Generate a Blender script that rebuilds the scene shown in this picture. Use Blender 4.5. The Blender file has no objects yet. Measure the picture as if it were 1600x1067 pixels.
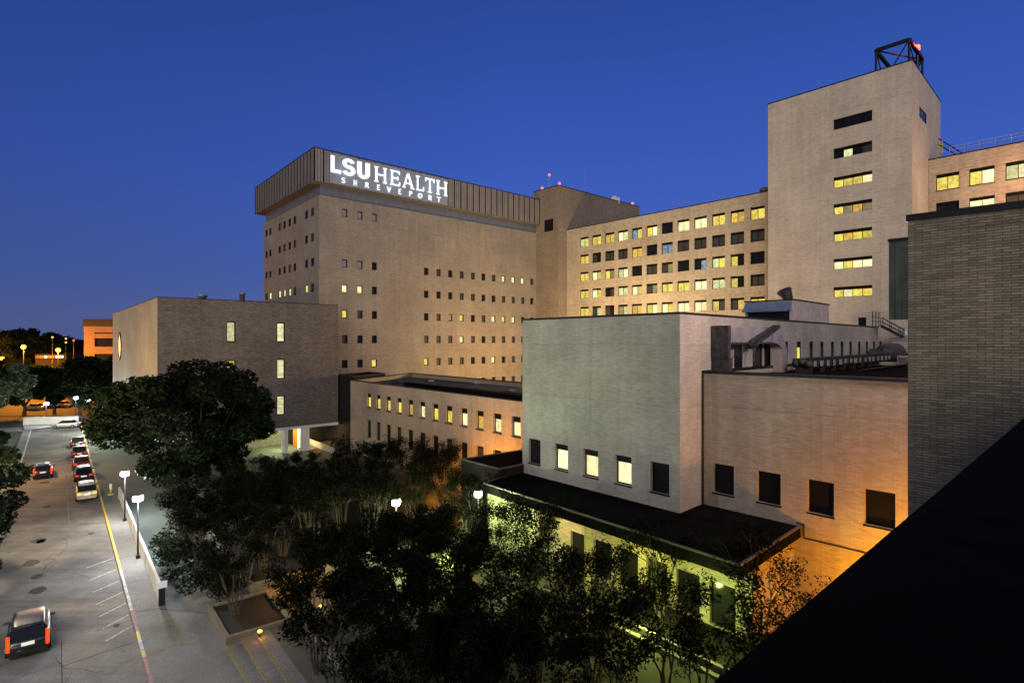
import bpy, math, random
from mathutils import Vector, Matrix
random.seed(7)
F = 890.0; H = 16.0; CX = 800.0; CY = 533.5
SC = bpy.context.scene
COL = SC.collection
R = math.radians

# ------------------------------------------------------------------ helpers
def k_of(px): return (px - CX) / F
def zat(py, Y): return H - (py - CY) / F * Y
def gp(px, py, z=0.0):
    Y = (H - z) * F / (py - CY)
    return (k_of(px) * Y, Y, z)
SD = (-0.623, 0.782); SN = (0.782, 0.623)          # street direction, and its right-hand normal
def st(s, n, z=0.0): return (SD[0]*s + SN[0]*n, SD[1]*s + SN[1]*n, z)
ST_ANG = math.atan2(SD[1], SD[0])

class MB:
    def __init__(s): s.v = []; s.f = []; s.uv = []; s.hasuv = False
    def face(s, pts, uv=None):
        i = len(s.v); s.v += [tuple(p) for p in pts]; s.f.append(tuple(range(i, i+len(pts))))
        if uv is None: uv = [(0, 0)]*len(pts)
        else: s.hasuv = True
        s.uv.append(uv)
    def box(s, x0, x1, y0, y1, z0, z1, M=None):
        c = [(x0,y0,z0),(x1,y0,z0),(x1,y1,z0),(x0,y1,z0),(x0,y0,z1),(x1,y0,z1),(x1,y1,z1),(x0,y1,z1)]
        if M is not None: c = [tuple(M @ Vector(p)) for p in c]
        dx, dy, dz = x1-x0, y1-y0, z1-z0
        i = len(s.v); s.v += c
        for q, (a, b), o in (((0,3,2,1),(dy,dx),0),((4,5,6,7),(dx,dy),0),((0,1,5,4),(dx,dz),z0),((1,2,6,5),(dy,dz),z0),((2,3,7,6),(dx,dz),z0),((3,0,4,7),(dy,dz),z0)):
            s.f.append(tuple(i+j for j in q)); s.uv.append([(0,o),(a,o),(a,o+b),(0,o+b)])
        s.hasuv = True
    def bar(s, a, b, w, h=None):
        h = h or w
        a = Vector(a); b = Vector(b); d = b-a; L = d.length
        if L < 1e-6: return
        d.normalize(); up = Vector((0,0,1))
        if abs(d.z) > .98: up = Vector((1,0,0))
        x = d.cross(up).normalized(); y = x.cross(d).normalized()
        M = Matrix(((x.x,d.x,y.x,a.x),(x.y,d.y,y.y,a.y),(x.z,d.z,y.z,a.z),(0,0,0,1)))
        s.box(-w/2, w/2, 0, L, -h/2, h/2, M)
    def tube(s, pts, rad, n=8, cap=True):
        pts = [Vector(p) for p in pts]
        if not isinstance(rad, (list, tuple)): rad = [rad]*len(pts)
        rings = []
        for i, p in enumerate(pts):
            d = (pts[min(i+1, len(pts)-1)] - pts[max(i-1, 0)])
            if d.length < 1e-7: d = Vector((0,0,1))
            d.normalize()
            up = Vector((0,0,1)) if abs(d.z) < .9 else Vector((1,0,0))
            x = d.cross(up).normalized(); y = d.cross(x).normalized()
            i0 = len(s.v); rings.append(i0)
            for j in range(n):
                a = 2*math.pi*j/n
                s.v.append(tuple(p + (x*math.cos(a) + y*math.sin(a))*rad[i]))
        for a, b in zip(rings, rings[1:]):
            for j in range(n):
                s.f.append((a+j, b+j, b+(j+1) % n, a+(j+1) % n)); s.uv.append([(0,0)]*4)
        if cap:
            s.f.append(tuple(rings[0]+j for j in range(n))); s.uv.append([(0,0)]*n)
            s.f.append(tuple(rings[-1]+j for j in reversed(range(n)))); s.uv.append([(0,0)]*n)
    def lathe(s, prof, c, n=14):
        s.tube([(c[0], c[1], c[2]+z) for r, z in prof], [max(r, .001) for r, z in prof], n)
    def prism(s, poly, z0, z1, top=True, bottom=True, sides=True):
        n = len(poly)
        if sides:
            for i in range(n):
                a, b = poly[i], poly[(i+1) % n]; L = math.hypot(b[0]-a[0], b[1]-a[1])
                s.face([(a[0],a[1],z0),(b[0],b[1],z0),(b[0],b[1],z1),(a[0],a[1],z1)], [(0,z0),(L,z0),(L,z1),(0,z1)])
        if top: s.face([(p[0],p[1],z1) for p in poly], [(p[0],p[1]) for p in poly])
        if bottom: s.face([(p[0],p[1],z0) for p in reversed(poly)], [(p[0],p[1]) for p in reversed(poly)])
    def mesh(s, name, off=(0,0,0), smooth=False):
        me = bpy.data.meshes.new(name)
        me.from_pydata([(v[0]-off[0], v[1]-off[1], v[2]-off[2]) for v in s.v], [], s.f)
        if s.hasuv:
            l = me.uv_layers.new(name='UVMap'); i = 0
            for uv in s.uv:
                for c in uv: l.data[i].uv = c; i += 1
        if smooth:
            me.polygons.foreach_set('use_smooth', [True]*len(me.polygons))
        me.update(); return me

def link(name, me, mat, parent=None, loc=(0,0,0), rz=0):
    o = bpy.data.objects.new(name, me); COL.objects.link(o)
    if mat is not None and me is not None and not me.materials: me.materials.append(mat)
    o.location = loc; o.rotation_euler = (0,0,rz)
    if parent is not None: o.parent = parent
    return o
def wl(parent):                                        # world location of an unrotated parent
    return tuple(parent.location)
def part(name, mb, mat, parent, smooth=False, label=None):
    o = link(name, mb.mesh(name, wl(parent), smooth), mat, parent)
    if label: o['label'] = label
    return o
def thing(name, label, cat, loc, group=None, rz=0):
    o = bpy.data.objects.new(name, None); COL.objects.link(o); o.location = loc; o.rotation_euler = (0,0,rz)
    o.empty_display_size = .5
    o['label'] = label; o['category'] = cat
    if group: o['group'] = group
    return o
def single(name, mb, mat, label, cat, loc=(0,0,0), group=None, smooth=False):
    o = link(name, mb.mesh(name, loc, smooth), mat, None, loc)
    o['label'] = label; o['category'] = cat
    if group: o['group'] = group
    return o
def struct(name, mb, mat):
    o = link(name, mb.mesh(name), mat); o['kind'] = 'structure'; return o
def copy_tree(o, parent=None):
    c = o.copy(); COL.objects.link(c)
    if parent is not None: c.parent = parent
    for ch in list(o.children): copy_tree(ch, c)
    return c

# ------------------------------------------------------------------ materials
def mat_new(name):
    m = bpy.data.materials.new(name); m.use_nodes = True
    return m, m.node_tree, m.node_tree.nodes['Principled BSDF']
def mix(nt, a, b, fac, mode='MIX'):
    n = nt.nodes.new('ShaderNodeMix'); n.data_type = 'RGBA'; n.blend_type = mode
    for sock, v in ((n.inputs[6], a), (n.inputs[7], b), (n.inputs[0], fac)):
        if hasattr(v, 'is_linked') or isinstance(v, bpy.types.NodeSocket): nt.links.new(v, sock)
        elif isinstance(v, (int, float)): sock.default_value = v
        else: sock.default_value = (*v, 1)
    return n.outputs[2]
def noise(nt, vec, scale, detail=4, rough=.6):
    n = nt.nodes.new('ShaderNodeTexNoise'); n.inputs['Scale'].default_value = scale
    n.inputs['Detail'].default_value = detail; n.inputs['Roughness'].default_value = rough
    if vec is not None: nt.links.new(vec, n.inputs['Vector'])
    return n.outputs['Fac']
def ramp(nt, fac, stops):
    n = nt.nodes.new('ShaderNodeValToRGB'); nt.links.new(fac, n.inputs[0])
    e = n.color_ramp.elements
    while len(e) < len(stops): e.new(.5)
    for el, (p, c) in zip(e, stops):
        el.position = p; el.color = (*c, 1) if not isinstance(c, (int, float)) else (c, c, c, 1)
    return n.outputs[0]
def tex(nt, kind='UV'):
    return nt.nodes.new('ShaderNodeTexCoord').outputs[kind]
def geo_pos(nt): return nt.nodes.new('ShaderNodeNewGeometry').outputs['Position']

def plain(name, col, rough=.6, metal=0, var=.25, scale=1.5, spec=.3):
    m, nt, b = mat_new(name)
    f = noise(nt, geo_pos(nt), scale, 5)
    lo = tuple(c*(1-var) for c in col); hi = tuple(min(1, c*(1+var)) for c in col)
    nt.links.new(ramp(nt, f, [(.3, lo), (.7, hi)]), b.inputs['Base Color'])
    b.inputs['Roughness'].default_value = rough; b.inputs['Metallic'].default_value = metal
    b.inputs['Specular IOR Level'].default_value = spec
    return m
def brick(name, col, mortar, bw=.4, bh=.1, var=.22, stain=.25, msize=.012, bump=.3):
    m, nt, b = mat_new(name)
    uv = tex(nt, 'UV')
    t = nt.nodes.new('ShaderNodeTexBrick'); nt.links.new(uv, t.inputs['Vector'])
    t.inputs['Scale'].default_value = 1; t.inputs['Brick Width'].default_value = bw
    t.inputs['Row Height'].default_value = bh; t.inputs['Mortar Size'].default_value = msize
    t.inputs['Mortar Smooth'].default_value = .3
    t.inputs['Color1'].default_value = (*[c*(1-var) for c in col], 1)
    t.inputs['Color2'].default_value = (*[min(1, c*(1+var)) for c in col], 1)
    t.inputs['Mortar'].default_value = (*mortar, 1)
    n1 = noise(nt, uv, .16, 7, .7)
    c = mix(nt, t.outputs['Color'], ramp(nt, n1, [(.3, 1-stain), (.7, 1+stain*.3)]), 1, 'MULTIPLY')
    mp = nt.nodes.new('ShaderNodeMapping'); nt.links.new(uv, mp.inputs[0]); mp.inputs['Scale'].default_value = (1.6, .07, 1)
    n2 = noise(nt, mp.outputs[0], 1.0, 4, .7)                    # faint vertical rain streaks
    c = mix(nt, c, ramp(nt, n2, [(.32, .84), (.6, 1.0)]), .8, 'MULTIPLY')
    mp2 = nt.nodes.new('ShaderNodeMapping'); nt.links.new(uv, mp2.inputs[0]); mp2.inputs['Scale'].default_value = (.12, 1.3, 1)
    n3 = noise(nt, mp2.outputs[0], 1.0, 3, .7)                   # courses laid from different batches
    c = mix(nt, c, ramp(nt, n3, [(.35, .94), (.65, 1.03)]), .6, 'MULTIPLY')
    t2 = nt.nodes.new('ShaderNodeTexBrick'); nt.links.new(uv, t2.inputs['Vector']); t2.inputs['Scale'].default_value = 1
    t2.inputs['Brick Width'].default_value = 7.3; t2.inputs['Row Height'].default_value = 3.95; t2.inputs['Mortar Size'].default_value = .022
    t2.inputs['Mortar Smooth'].default_value = .6; t2.offset = 0; t2.inputs['Color1'].default_value = (.96,.96,.96,1); t2.inputs['Color2'].default_value = (1.04,1.04,1.04,1)
    t2.inputs['Mortar'].default_value = (.6,.6,.6,1)
    c = mix(nt, c, t2.outputs['Color'], .8, 'MULTIPLY')
    nt.links.new(c, b.inputs['Base Color'])
    b.inputs['Roughness'].default_value = .85; b.inputs['Specular IOR Level'].default_value = .2
    bp = nt.nodes.new('ShaderNodeBump'); bp.inputs['Strength'].default_value = bump; bp.inputs['Distance'].default_value = .02
    nt.links.new(t.outputs['Fac'], bp.inputs['Height']); bp.invert = True
    nt.links.new(bp.outputs[0], b.inputs['Normal'])
    return m
def lit(name, col, strength, var=.35, blinds=0.0, clutter=.0):
    m, nt, b = mat_new(name)
    b.inputs['Base Color'].default_value = (.05,.05,.04,1)
    oi = nt.nodes.new('ShaderNodeObjectInfo')
    tc = nt.nodes.new('ShaderNodeTexCoord')
    ad = nt.nodes.new('ShaderNodeVectorMath'); ad.operation = 'ADD'
    sc_ = nt.nodes.new('ShaderNodeVectorMath'); sc_.operation = 'SCALE'; sc_.inputs[0].default_value = (31, 17, 53)
    nt.links.new(oi.outputs['Random'], sc_.inputs['Scale'])
    nt.links.new(tc.outputs['Object'], ad.inputs[0]); nt.links.new(sc_.outputs[0], ad.inputs[1])
    f = noise(nt, ad.outputs[0], 2.2, 3, .6)
    c = mix(nt, tuple(x*(1-var) for x in col), tuple(min(1, x*(1+var*.6)) for x in col), ramp(nt, f, [(.35, 0), (.62, 1)]))
    sp = nt.nodes.new('ShaderNodeSeparateXYZ'); nt.links.new(tc.outputs['Object'], sp.inputs[0])
    if blinds:
        w = nt.nodes.new('ShaderNodeMath'); w.operation = 'MULTIPLY'; w.inputs[1].default_value = 40
        nt.links.new(sp.outputs[2], w.inputs[0])
        s = nt.nodes.new('ShaderNodeMath'); s.operation = 'SINE'; nt.links.new(w.outputs[0], s.inputs[0])
        c = mix(nt, c, ramp(nt, s.outputs[0], [(0, 1-blinds), (.4, 1)]), 1, 'MULTIPLY')
    # things standing in the room, low against the glass
    f2 = noise(nt, ad.outputs[0], 3.5, 2, .5)
    m1 = nt.nodes.new('ShaderNodeMath'); m1.operation = 'MULTIPLY_ADD'; m1.inputs[1].default_value = -.42; m1.inputs[2].default_value = .78
    nt.links.new(sp.outputs[2], m1.inputs[0])
    m2 = nt.nodes.new('ShaderNodeMath'); m2.operation = 'ADD'; nt.links.new(f2, m2.inputs[0]); nt.links.new(m1.outputs[0], m2.inputs[1])
    c = mix(nt, c, tuple(x*.25 for x in col), ramp(nt, m2.outputs[0], [(1.18-clutter, 0), (1.26-clutter, 1)]))
    em = mix(nt, c, (1,1,1), 1, 'MULTIPLY')
    rs = nt.nodes.new('ShaderNodeMapRange'); rs.inputs[3].default_value = strength*.72; rs.inputs[4].default_value = strength*1.18
    nt.links.new(oi.outputs['Random'], rs.inputs[0])
    nt.links.new(em, b.inputs['Emission Color']); nt.links.new(rs.outputs[0], b.inputs['Emission Strength'])
    return m
def glow(name, col, strength):
    m, nt, b = mat_new(name); b.inputs['Base Color'].default_value = (*[x*.25 for x in col],1)
    b.inputs['Emission Color'].default_value = (*col, 1); b.inputs['Emission Strength'].default_value = strength
    return m
def glass(name, col=(.01,.011,.014), rough=.08):
    m, nt, b = mat_new(name); b.inputs['Base Color'].default_value = (*col, 1); b.inputs['Roughness'].default_value = rough
    b.inputs['Specular IOR Level'].default_value = .12
    return m

M = {}
M['tower_brick'] = brick('tower_brick', (.275,.25,.222), (.21,.19,.17), var=.15)
M['core_brick'] = brick('core_brick', (.27,.225,.175), (.2,.165,.13))
M['wing_brick'] = brick('wing_brick', (.46,.40,.315), (.36,.315,.25))
M['lift_brick'] = brick('lift_brick', (.555,.50,.435), (.46,.41,.36), var=.12)
M['block_brick'] = brick('block_brick', (.35,.345,.32), (.285,.28,.255), stain=.34, var=.12)
M['annex_brick'] = brick('annex_brick', (.37,.345,.29), (.29,.265,.22), var=.13)
M['near_brick'] = brick('near_brick', (.215,.187,.148), (.075,.068,.053), bw=.42, bh=.092, var=.24, msize=.012, bump=.6)
M['museum_brick'] = brick('museum_brick', (.155,.135,.12), (.11,.095,.085), var=.3)
M['lamplit_museum_side'] = brick('lamplit_museum_side', (.34,.315,.255), (.28,.26,.21), var=.1)  # lamp light on this side put into a paler brick colour
M['low_brick'] = brick('low_brick', (.28,.25,.2), (.2,.18,.14))
M['mid_brick'] = brick('mid_brick', (.42,.35,.26), (.33,.27,.2), var=.1)
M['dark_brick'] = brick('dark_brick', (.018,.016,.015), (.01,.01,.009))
M['coping'] = plain('dark_metal_coping', (.012,.012,.014), .5, .3)
M['roof_black'] = plain('bitumen_roof', (.0035,.0035,.0035), .95, var=.7, scale=.6, spec=.03)
M['roof_grey'] = plain('gravel_roof', (.045,.046,.055), .95, var=.6, scale=.35, spec=.1)
M['frame'] = plain('bronze_window_frame', (.006,.0055,.005), .6, spec=.08)
M['frame_grey'] = plain('grey_window_frame', (.07,.07,.07), .5)
M['cornice'] = plain('ribbed_metal_cladding', (.25,.235,.225), .55, .2, var=.12, scale=.4)
M['cornice_dark'] = plain('cladding_joint', (.012,.012,.012), .7, spec=.1)
M['band'] = plain('blue_grey_metal_band', (.16,.185,.235), .5, .3, var=.15)
M['glass'] = glass('dark_window_glass')
M['sky_tint_glass'] = glass('painted_reflection_glass', (.22,.24,.3), .15)  # sky reflection painted into the pane colour
M['blind'] = plain('drawn_grey_blinds', (.035,.035,.034), .6, var=.3, scale=2)
M['Y'] = lit('yellow_lit_room', (.85,.66,.10), 1.0)
M['W'] = lit('bright_lit_room', (1.0,.90,.42), 1.35, clutter=.12)
M['A'] = lit('amber_lit_room', (.85,.50,.07), .9)
M['G'] = lit('pale_green_lit_room', (.72,.78,.36), .9)
M['K'] = lit('cool_room_and_reflection', (.25,.42,.62), .7, var=.8)  # cool glow, also standing in for blue-white reflections on panes
M['H'] = lit('half_dim_lit_room', (.42,.36,.14), .55)
M['P'] = lit('soft_lit_room', (.88,.80,.42), 1.05, blinds=.2)
M['O'] = lit('cream_blind_lit_room', (1.0,.84,.42), 1.2, var=.2, clutter=.1)
PM = {'D': 'glass', 'd': 'blind', 'S': 'sky_tint_glass'}
def pm(c): return M[PM.get(c, c)]
M['concrete'] = plain('pale_concrete', (.42,.41,.38), .85, var=.18, scale=.8)
M['planter_stone'] = plain('weathered_planter_stone', (.10,.095,.08), .9, var=.3)
M['white_paint'] = plain('white_painted_wall', (.66,.66,.66), .7, var=.12, scale=.7)
M['black_metal'] = plain('black_painted_metal', (.012,.012,.013), .45)
M['steel'] = plain('galvanised_steel', (.32,.32,.34), .45, .4, var=.25, scale=1)
M['duct'] = plain('sheet_metal_duct', (.24,.23,.25), .55, .2, var=.3, scale=.7)
M['duct_dark'] = plain('weathered_dark_insulation', (.03,.031,.036), .6, var=.8, scale=2.5)
M['corrugated'] = plain('corrugated_metal', (.36,.345,.36), .5, .2, var=.2)
M['blue_canvas'] = plain('blue_grey_awning', (.13,.18,.27), .6, var=.2)
M['green_louver'] = plain('green_grey_panel', (.055,.075,.065), .5, .1, var=.3, scale=.5)
M['leaf'] = plain('dark_green_leaves', (.007,.012,.0045), .7, var=.7, scale=1.2, spec=.04)
M['leaf2'] = plain('myrtle_leaves', (.0042,.0058,.0022), .7, var=.85, scale=2.5, spec=.02)
M['leaf3'] = plain('broad_green_leaves', (.035,.055,.025), .55, var=.6, scale=.8)
M['leaf_far'] = plain('lamplit_far_leaves', (.10,.085,.04), .7, var=.5, scale=.5, spec=.05)  # leaf colour lightened to carry the orange lamp glow
M['deck_stone'] = plain('terracotta_stone', (.17,.10,.065), .8, var=.15)
M['bark'] = plain('grey_bark', (.035,.03,.025), .9, var=.4, scale=3)
M['bark_pale'] = plain('smooth_pale_bark', (.04,.034,.028), .8, var=.5, scale=3)
M['orange_panel'] = plain('orange_wall_panel', (.55,.13,.01), .6, var=.1)
M['yellow_dim'] = plain('worn_yellow_edge', (.16,.12,.02), .8, var=.7, scale=6)
M['yellow_paint'] = plain('yellow_paint', (.42,.29,.02), .6, var=.35, scale=3)
M['white_line'] = plain('worn_white_paint', (.30,.30,.29), .7, var=.7, scale=4)
M['red_paint'] = plain('faded_red_paint', (.22,.11,.11), .7, var=.4, scale=4)
M['sign_glow'] = glow('white_sign_letters', (.86,.95,1.0), 1.5)
M['sign_small'] = glow('white_small_sign_letters', (.85,.93,1.0), 1.1)
M['red_lamp'] = glow('red_warning_lamp', (1.0,.06,.02), 9)
M['lamp_white'] = glow('white_lantern', (.92,.95,1.0), 9)
M['lamp_green'] = glow('greenish_lantern', (.9,1.0,.7), 5)
M['lamp_orange'] = glow('sodium_lantern', (1.0,.52,.08), 4)
M['tail'] = glow('tail_light_lit', (1.0,.035,.004), 2.4)
M['tail_dim'] = glow('red_tail_lens_lit', (.75,.03,.01), .9)
M['amber_tail'] = glow('amber_tail_lens', (1.0,.35,.03), 2.2)
M['plate'] = glow('lit_number_plate', (.9,.9,.75), .7)
M['tyre'] = plain('tyre_rubber', (.012,.012,.012), .8)
M['rim'] = plain('wheel_rim', (.3,.3,.3), .35, .7)
M['chrome'] = plain('bumper_trim', (.05,.05,.05), .4)

def ground_mat(name, c1, c2, crack=True, streak=None, scale=.25):
    m, nt, b = mat_new(name); p = geo_pos(nt)
    f = noise(nt, p, scale, 8, .7)
    c = mix(nt, c1, c2, ramp(nt, f, [(.35, 0), (.65, 1)]))
    f2 = noise(nt, p, 14, 3, .8)
    c = mix(nt, c, ramp(nt, f2, [(.3, .55), (.7, 1.25)]), .9, 'MULTIPLY')
    if streak is not None:
        mp = nt.nodes.new('ShaderNodeMapping'); nt.links.new(p, mp.inputs[0])
        mp.inputs['Rotation'].default_value = (0, 0, -streak); mp.inputs['Scale'].default_value = (.035, .9, 1)
        f3 = noise(nt, mp.outputs[0], 1, 5, .6)
        c = mix(nt, c, ramp(nt, f3, [(.38, .62), (.6, 1.08)]), .7, 'MULTIPLY')
    if crack:
        v = nt.nodes.new('ShaderNodeTexVoronoi'); v.feature = 'DISTANCE_TO_EDGE'; v.inputs['Scale'].default_value = .22
        wn = nt.nodes.new('ShaderNodeTexNoise'); wn.inputs['Scale'].default_value = .8; nt.links.new(p, wn.inputs['Vector'])
        ad = nt.nodes.new('ShaderNodeVectorMath'); ad.operation = 'MULTIPLY_ADD'; ad.inputs[1].default_value = (1.6,1.6,1.6)
        nt.links.new(wn.outputs['Color'], ad.inputs[0]); nt.links.new(p, ad.inputs[2]); nt.links.new(ad.outputs[0], v.inputs['Vector'])
        c = mix(nt, c, ramp(nt, v.outputs['Distance'], [(0, .6), (.008, 1)]), .6, 'MULTIPLY')
    nt.links.new(c, b.inputs['Base Color']); b.inputs['Roughness'].default_value = .8
    b.inputs['Specular IOR Level'].default_value = .25
    bp = nt.nodes.new('ShaderNodeBump'); bp.inputs['Strength'].default_value = .4; bp.inputs['Distance'].default_value = .02
    nt.links.new(f2, bp.inputs['Height']); nt.links.new(bp.outputs[0], b.inputs['Normal'])
    return m
M['asphalt'] = ground_mat('worn_asphalt', (.185,.168,.145), (.075,.072,.07), streak=ST_ANG)
M['pavement'] = ground_mat('concrete_pavement', (.17,.165,.15), (.105,.10,.097))
M['driveway'] = ground_mat('green_grey_driveway', (.10,.12,.10), (.075,.09,.08), crack=False)
M['plaza'] = ground_mat('courtyard_paving', (.085,.085,.07), (.055,.055,.045), crack=False)
M['earth'] = ground_mat('dark_ground', (.02,.022,.016), (.03,.03,.02), crack=False, scale=.05)
M['lot'] = ground_mat('far_lot_asphalt', (.05,.05,.045), (.02,.02,.02), crack=False)
M['soil'] = ground_mat('planting_soil', (.007,.006,.005), (.004,.005,.003), crack=False)

# ------------------------------------------------------------------ walls, buildings, windows
class Wall:
    def __init__(s, a, b):
        s.a = (a[0], a[1]); s.b = (b[0], b[1]); dx, dy = b[0]-a[0], b[1]-a[1]
        s.L = math.hypot(dx, dy); s.d = (dx/s.L, dy/s.L); s.n = (s.d[1], -s.d[0]); s.ang = math.atan2(dy, dx); s.open = []
    def u(s, px):
        k = k_of(px); return (k*s.a[1] - s.a[0]) / (s.d[0] - k*s.d[1])
    def Y(s, px): return s.a[1] + s.u(px)*s.d[1]
    def z(s, px, py): return zat(py, s.Y(px))
    def p(s, u, off=0, z=0): return (s.a[0]+s.d[0]*u+s.n[0]*off, s.a[1]+s.d[1]*u+s.n[1]*off, z)
    def mesh_into(s, mb, z0, z1, depth=.22):
        us = sorted({0.0, s.L} | {round(x, 4) for o in s.open for x in (o[0], o[1]) if 0 < x < s.L})
        zs = sorted({z0, z1} | {round(x, 4) for o in s.open for x in (o[2], o[3]) if z0 < x < z1})
        for i in range(len(us)-1):
            run = None
            for j in range(len(zs)-1):
                uc, zc = (us[i]+us[i+1])/2, (zs[j]+zs[j+1])/2
                hole = any(o[0] < uc < o[1] and o[2] < zc < o[3] for o in s.open)
                if not hole and run is None: run = zs[j]
                if (hole or j == len(zs)-2) and run is not None:
                    e = zs[j] if hole else zs[j+1]; u0, u1 = us[i], us[i+1]
                    mb.face([s.p(u0,0,run), s.p(u1,0,run), s.p(u1,0,e), s.p(u0,0,e)], [(u0,run),(u1,run),(u1,e),(u0,e)])
                    run = None
        for o in s.open:
            u0,u1,a,b = o[:4]; d = -depth - .12
            mb.face([s.p(u0,0,a), s.p(u0,0,b), s.p(u0,d,b), s.p(u0,d,a)], [(0,a),(0,b),(.3,b),(.3,a)])
            mb.face([s.p(u1,0,b), s.p(u1,0,a), s.p(u1,d,a), s.p(u1,d,b)], [(0,b),(0,a),(.3,a),(.3,b)])
            mb.face([s.p(u0,0,b), s.p(u1,0,b), s.p(u1,d,b), s.p(u0,d,b)], [(u0,b),(u1,b),(u1,b+.3),(u0,b+.3)])
            mb.face([s.p(u1,0,a), s.p(u0,0,a), s.p(u0,d,a), s.p(u1,d,a)], [(u1,a),(u0,a),(u0,a+.3),(u1,a+.3)])
    def window(s, uc, zc, w, h, panes, parent, **kw):
        """opening plus a framed window; panes is a string, one letter per light"""
        s.open.append((uc-w/2, uc+w/2, zc-h/2, zc+h/2))
        s._win(uc, zc-h/2, w, h, panes, parent, **kw)
    def _win(s, uc, z0, w, h, panes, parent, lintel=.18, ft=.05, sill=False, frame='frame', depth=.22, label=None):
        n = len(panes); w = round(w, 2); h = round(h, 2)
        key = (w, h, n, lintel, ft, sill, frame)
        if key not in WC:
            mb = MB(); lz = h*(1-lintel)
            mb.box(-w/2, -w/2+ft, 0, .1, 0, lz); mb.box(w/2-ft, w/2, 0, .1, 0, lz)
            mb.box(-w/2+ft, w/2-ft, 0, .1, 0, ft)
            if lintel: mb.box(-w/2, w/2, -.01, .1, lz, h)
            else: mb.box(-w/2+ft, w/2-ft, 0, .1, lz-ft, lz)
            iw = w - 2*ft
            for i in range(1, n):
                x = -w/2+ft+iw*i/n; mb.box(x-.035, x+.035, .002, .1, ft, lz-(0 if lintel else ft))
            if sill: mb.box(-w/2-.06, w/2+.06, -depth-.06, .02, -.09, -.002)
            me = mb.mesh('window'); me.materials.append(M[frame]); WC[key] = me
        P = s.p(uc, -depth, z0); pl = wl(parent)
        o = link('window', WC[key], None, parent, (P[0]-pl[0], P[1]-pl[1], P[2]-pl[2]), s.ang)
        if label: o['label'] = label
        iw = (w-2*ft)/n; ph = h*(1-lintel)-ft*(1 if lintel else 2)
        for i, c in enumerate(panes):
            k2 = (round(iw,3), round(ph,3), c)
            if k2 not in PC:
                mb = MB(); mb.face([(-iw/2,0,0),(iw/2,0,0),(iw/2,0,ph),(-iw/2,0,ph)], [(0,0),(iw,0),(iw,ph),(0,ph)])
                me = mb.mesh('pane'); me.materials.append(pm(c)); PC[k2] = me
            link('pane', PC[k2], None, o, (-w/2+ft+iw*(i+.5), .06, ft))
        return o
WC = {}; PC = {}

def inset(poly, d):
    n = len(poly); out = []
    for i in range(n):
        p0, p1, p2 = poly[i-1], poly[i], poly[(i+1) % n]
        def ln(a, b):
            dx, dy = b[0]-a[0], b[1]-a[1]; L = math.hypot(dx, dy); nx, ny = -dy/L, dx/L
            return (a[0]+nx*d, a[1]+ny*d, dx/L, dy/L)
        x1,y1,a1,b1 = ln(p0,p1); x2,y2,a2,b2 = ln(p1,p2)
        det = a1*b2 - b1*a2
        t = ((x2-x1)*b2 - (y2-y1)*a2)/det
        out.append((x1+a1*t, y1+b1*t))
    return out
def ring(mb, outer, inner, z0, z1):
    n = len(outer)
    for i in range(n):
        j = (i+1) % n
        a, b, c, d = outer[i], outer[j], inner[j], inner[i]
        mb.face([(*a,z1),(*b,z1),(*c,z1),(*d,z1)]); mb.face([(*a,z0),(*b,z0),(*b,z1),(*a,z1)])
        mb.face([(*d,z0),(*d,z1),(*c,z1),(*c,z0)]); mb.face([(*a,z0),(*d,z0),(*c,z0),(*b,z0)])
class Building:
    def __init__(s, name, label, cat, poly, z0, z1, mat, roofmat='roof_black', par=.5, cop=.14, mats=None):
        s.poly = poly; s.z0 = z0; s.z1 = z1; s.mat = mat; s.roofmat = roofmat; s.par = par; s.cop = cop
        s.root = thing(name, label, cat, (poly[0][0], poly[0][1], z0))
        s.walls = [Wall(poly[i], poly[(i+1) % len(poly)]) for i in range(len(poly))]
        s.mats = mats or {}
    def finish(s, depth=.22):
        mb = MB()
        for i, w in enumerate(s.walls):
            if i in s.mats:
                m2 = MB(); w.mesh_into(m2, s.z0, s.z1, depth); part('side_wall', m2, M[s.mats[i]], s.root)
            else: w.mesh_into(mb, s.z0, s.z1, depth)
        inn = inset(s.poly, .32)
        m3 = mb                                             # inner faces of the parapet belong to the wall
        n = len(inn)
        for i in range(n):
            a, b = inn[i], inn[(i+1) % n]
            m3.face([(*b, s.z1-s.par), (*a, s.z1-s.par), (*a, s.z1), (*b, s.z1)], [(0,0),(3,0),(3,.5),(0,.5)])
        part('wall', mb, M[s.mat], s.root)
        r = MB(); r.face([(*p, s.z1-s.par) for p in inn]); part('roof', r, M[s.roofmat], s.root)
        c = MB(); ring(c, inset(s.poly, -.05), inset(s.poly, .37), s.z1+.002, s.z1+s.cop); part('coping', c, M['coping'], s.root)

def add2(p, d, t): return (p[0]+d[0]*t, p[1]+d[1]*t)
AD = (.745, .668); BD = (.668, -.743)               # the two directions of the campus grid

# =================================================================== camera, world, city glow
cam = bpy.data.cameras.new('camera'); co = bpy.data.objects.new('camera', cam); COL.objects.link(co)
co.location = (0, 0, H); co.rotation_euler = (R(90), 0, 0)
cam.sensor_width = 36; cam.lens = F/1600*36; cam.clip_end = 6000; cam.clip_start = .1
SC.camera = co
w = bpy.data.worlds.new('World'); SC.world = w; w.use_nodes = True
nt = w.node_tree; bg = nt.nodes['Background']
sky = nt.nodes.new('ShaderNodeTexSky'); sky.sky_type = 'NISHITA'; sky.sun_disc = False
sky.sun_elevation = R(-3); sky.sun_rotation = R(-60); sky.ozone_density = 3
tc = nt.nodes.new('ShaderNodeTexCoord'); sp = nt.nodes.new('ShaderNodeSeparateXYZ')
nt.links.new(tc.outputs['Generated'], sp.inputs[0])
rp = nt.nodes.new('ShaderNodeValToRGB'); nt.links.new(sp.outputs[2], rp.inputs[0])
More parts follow.
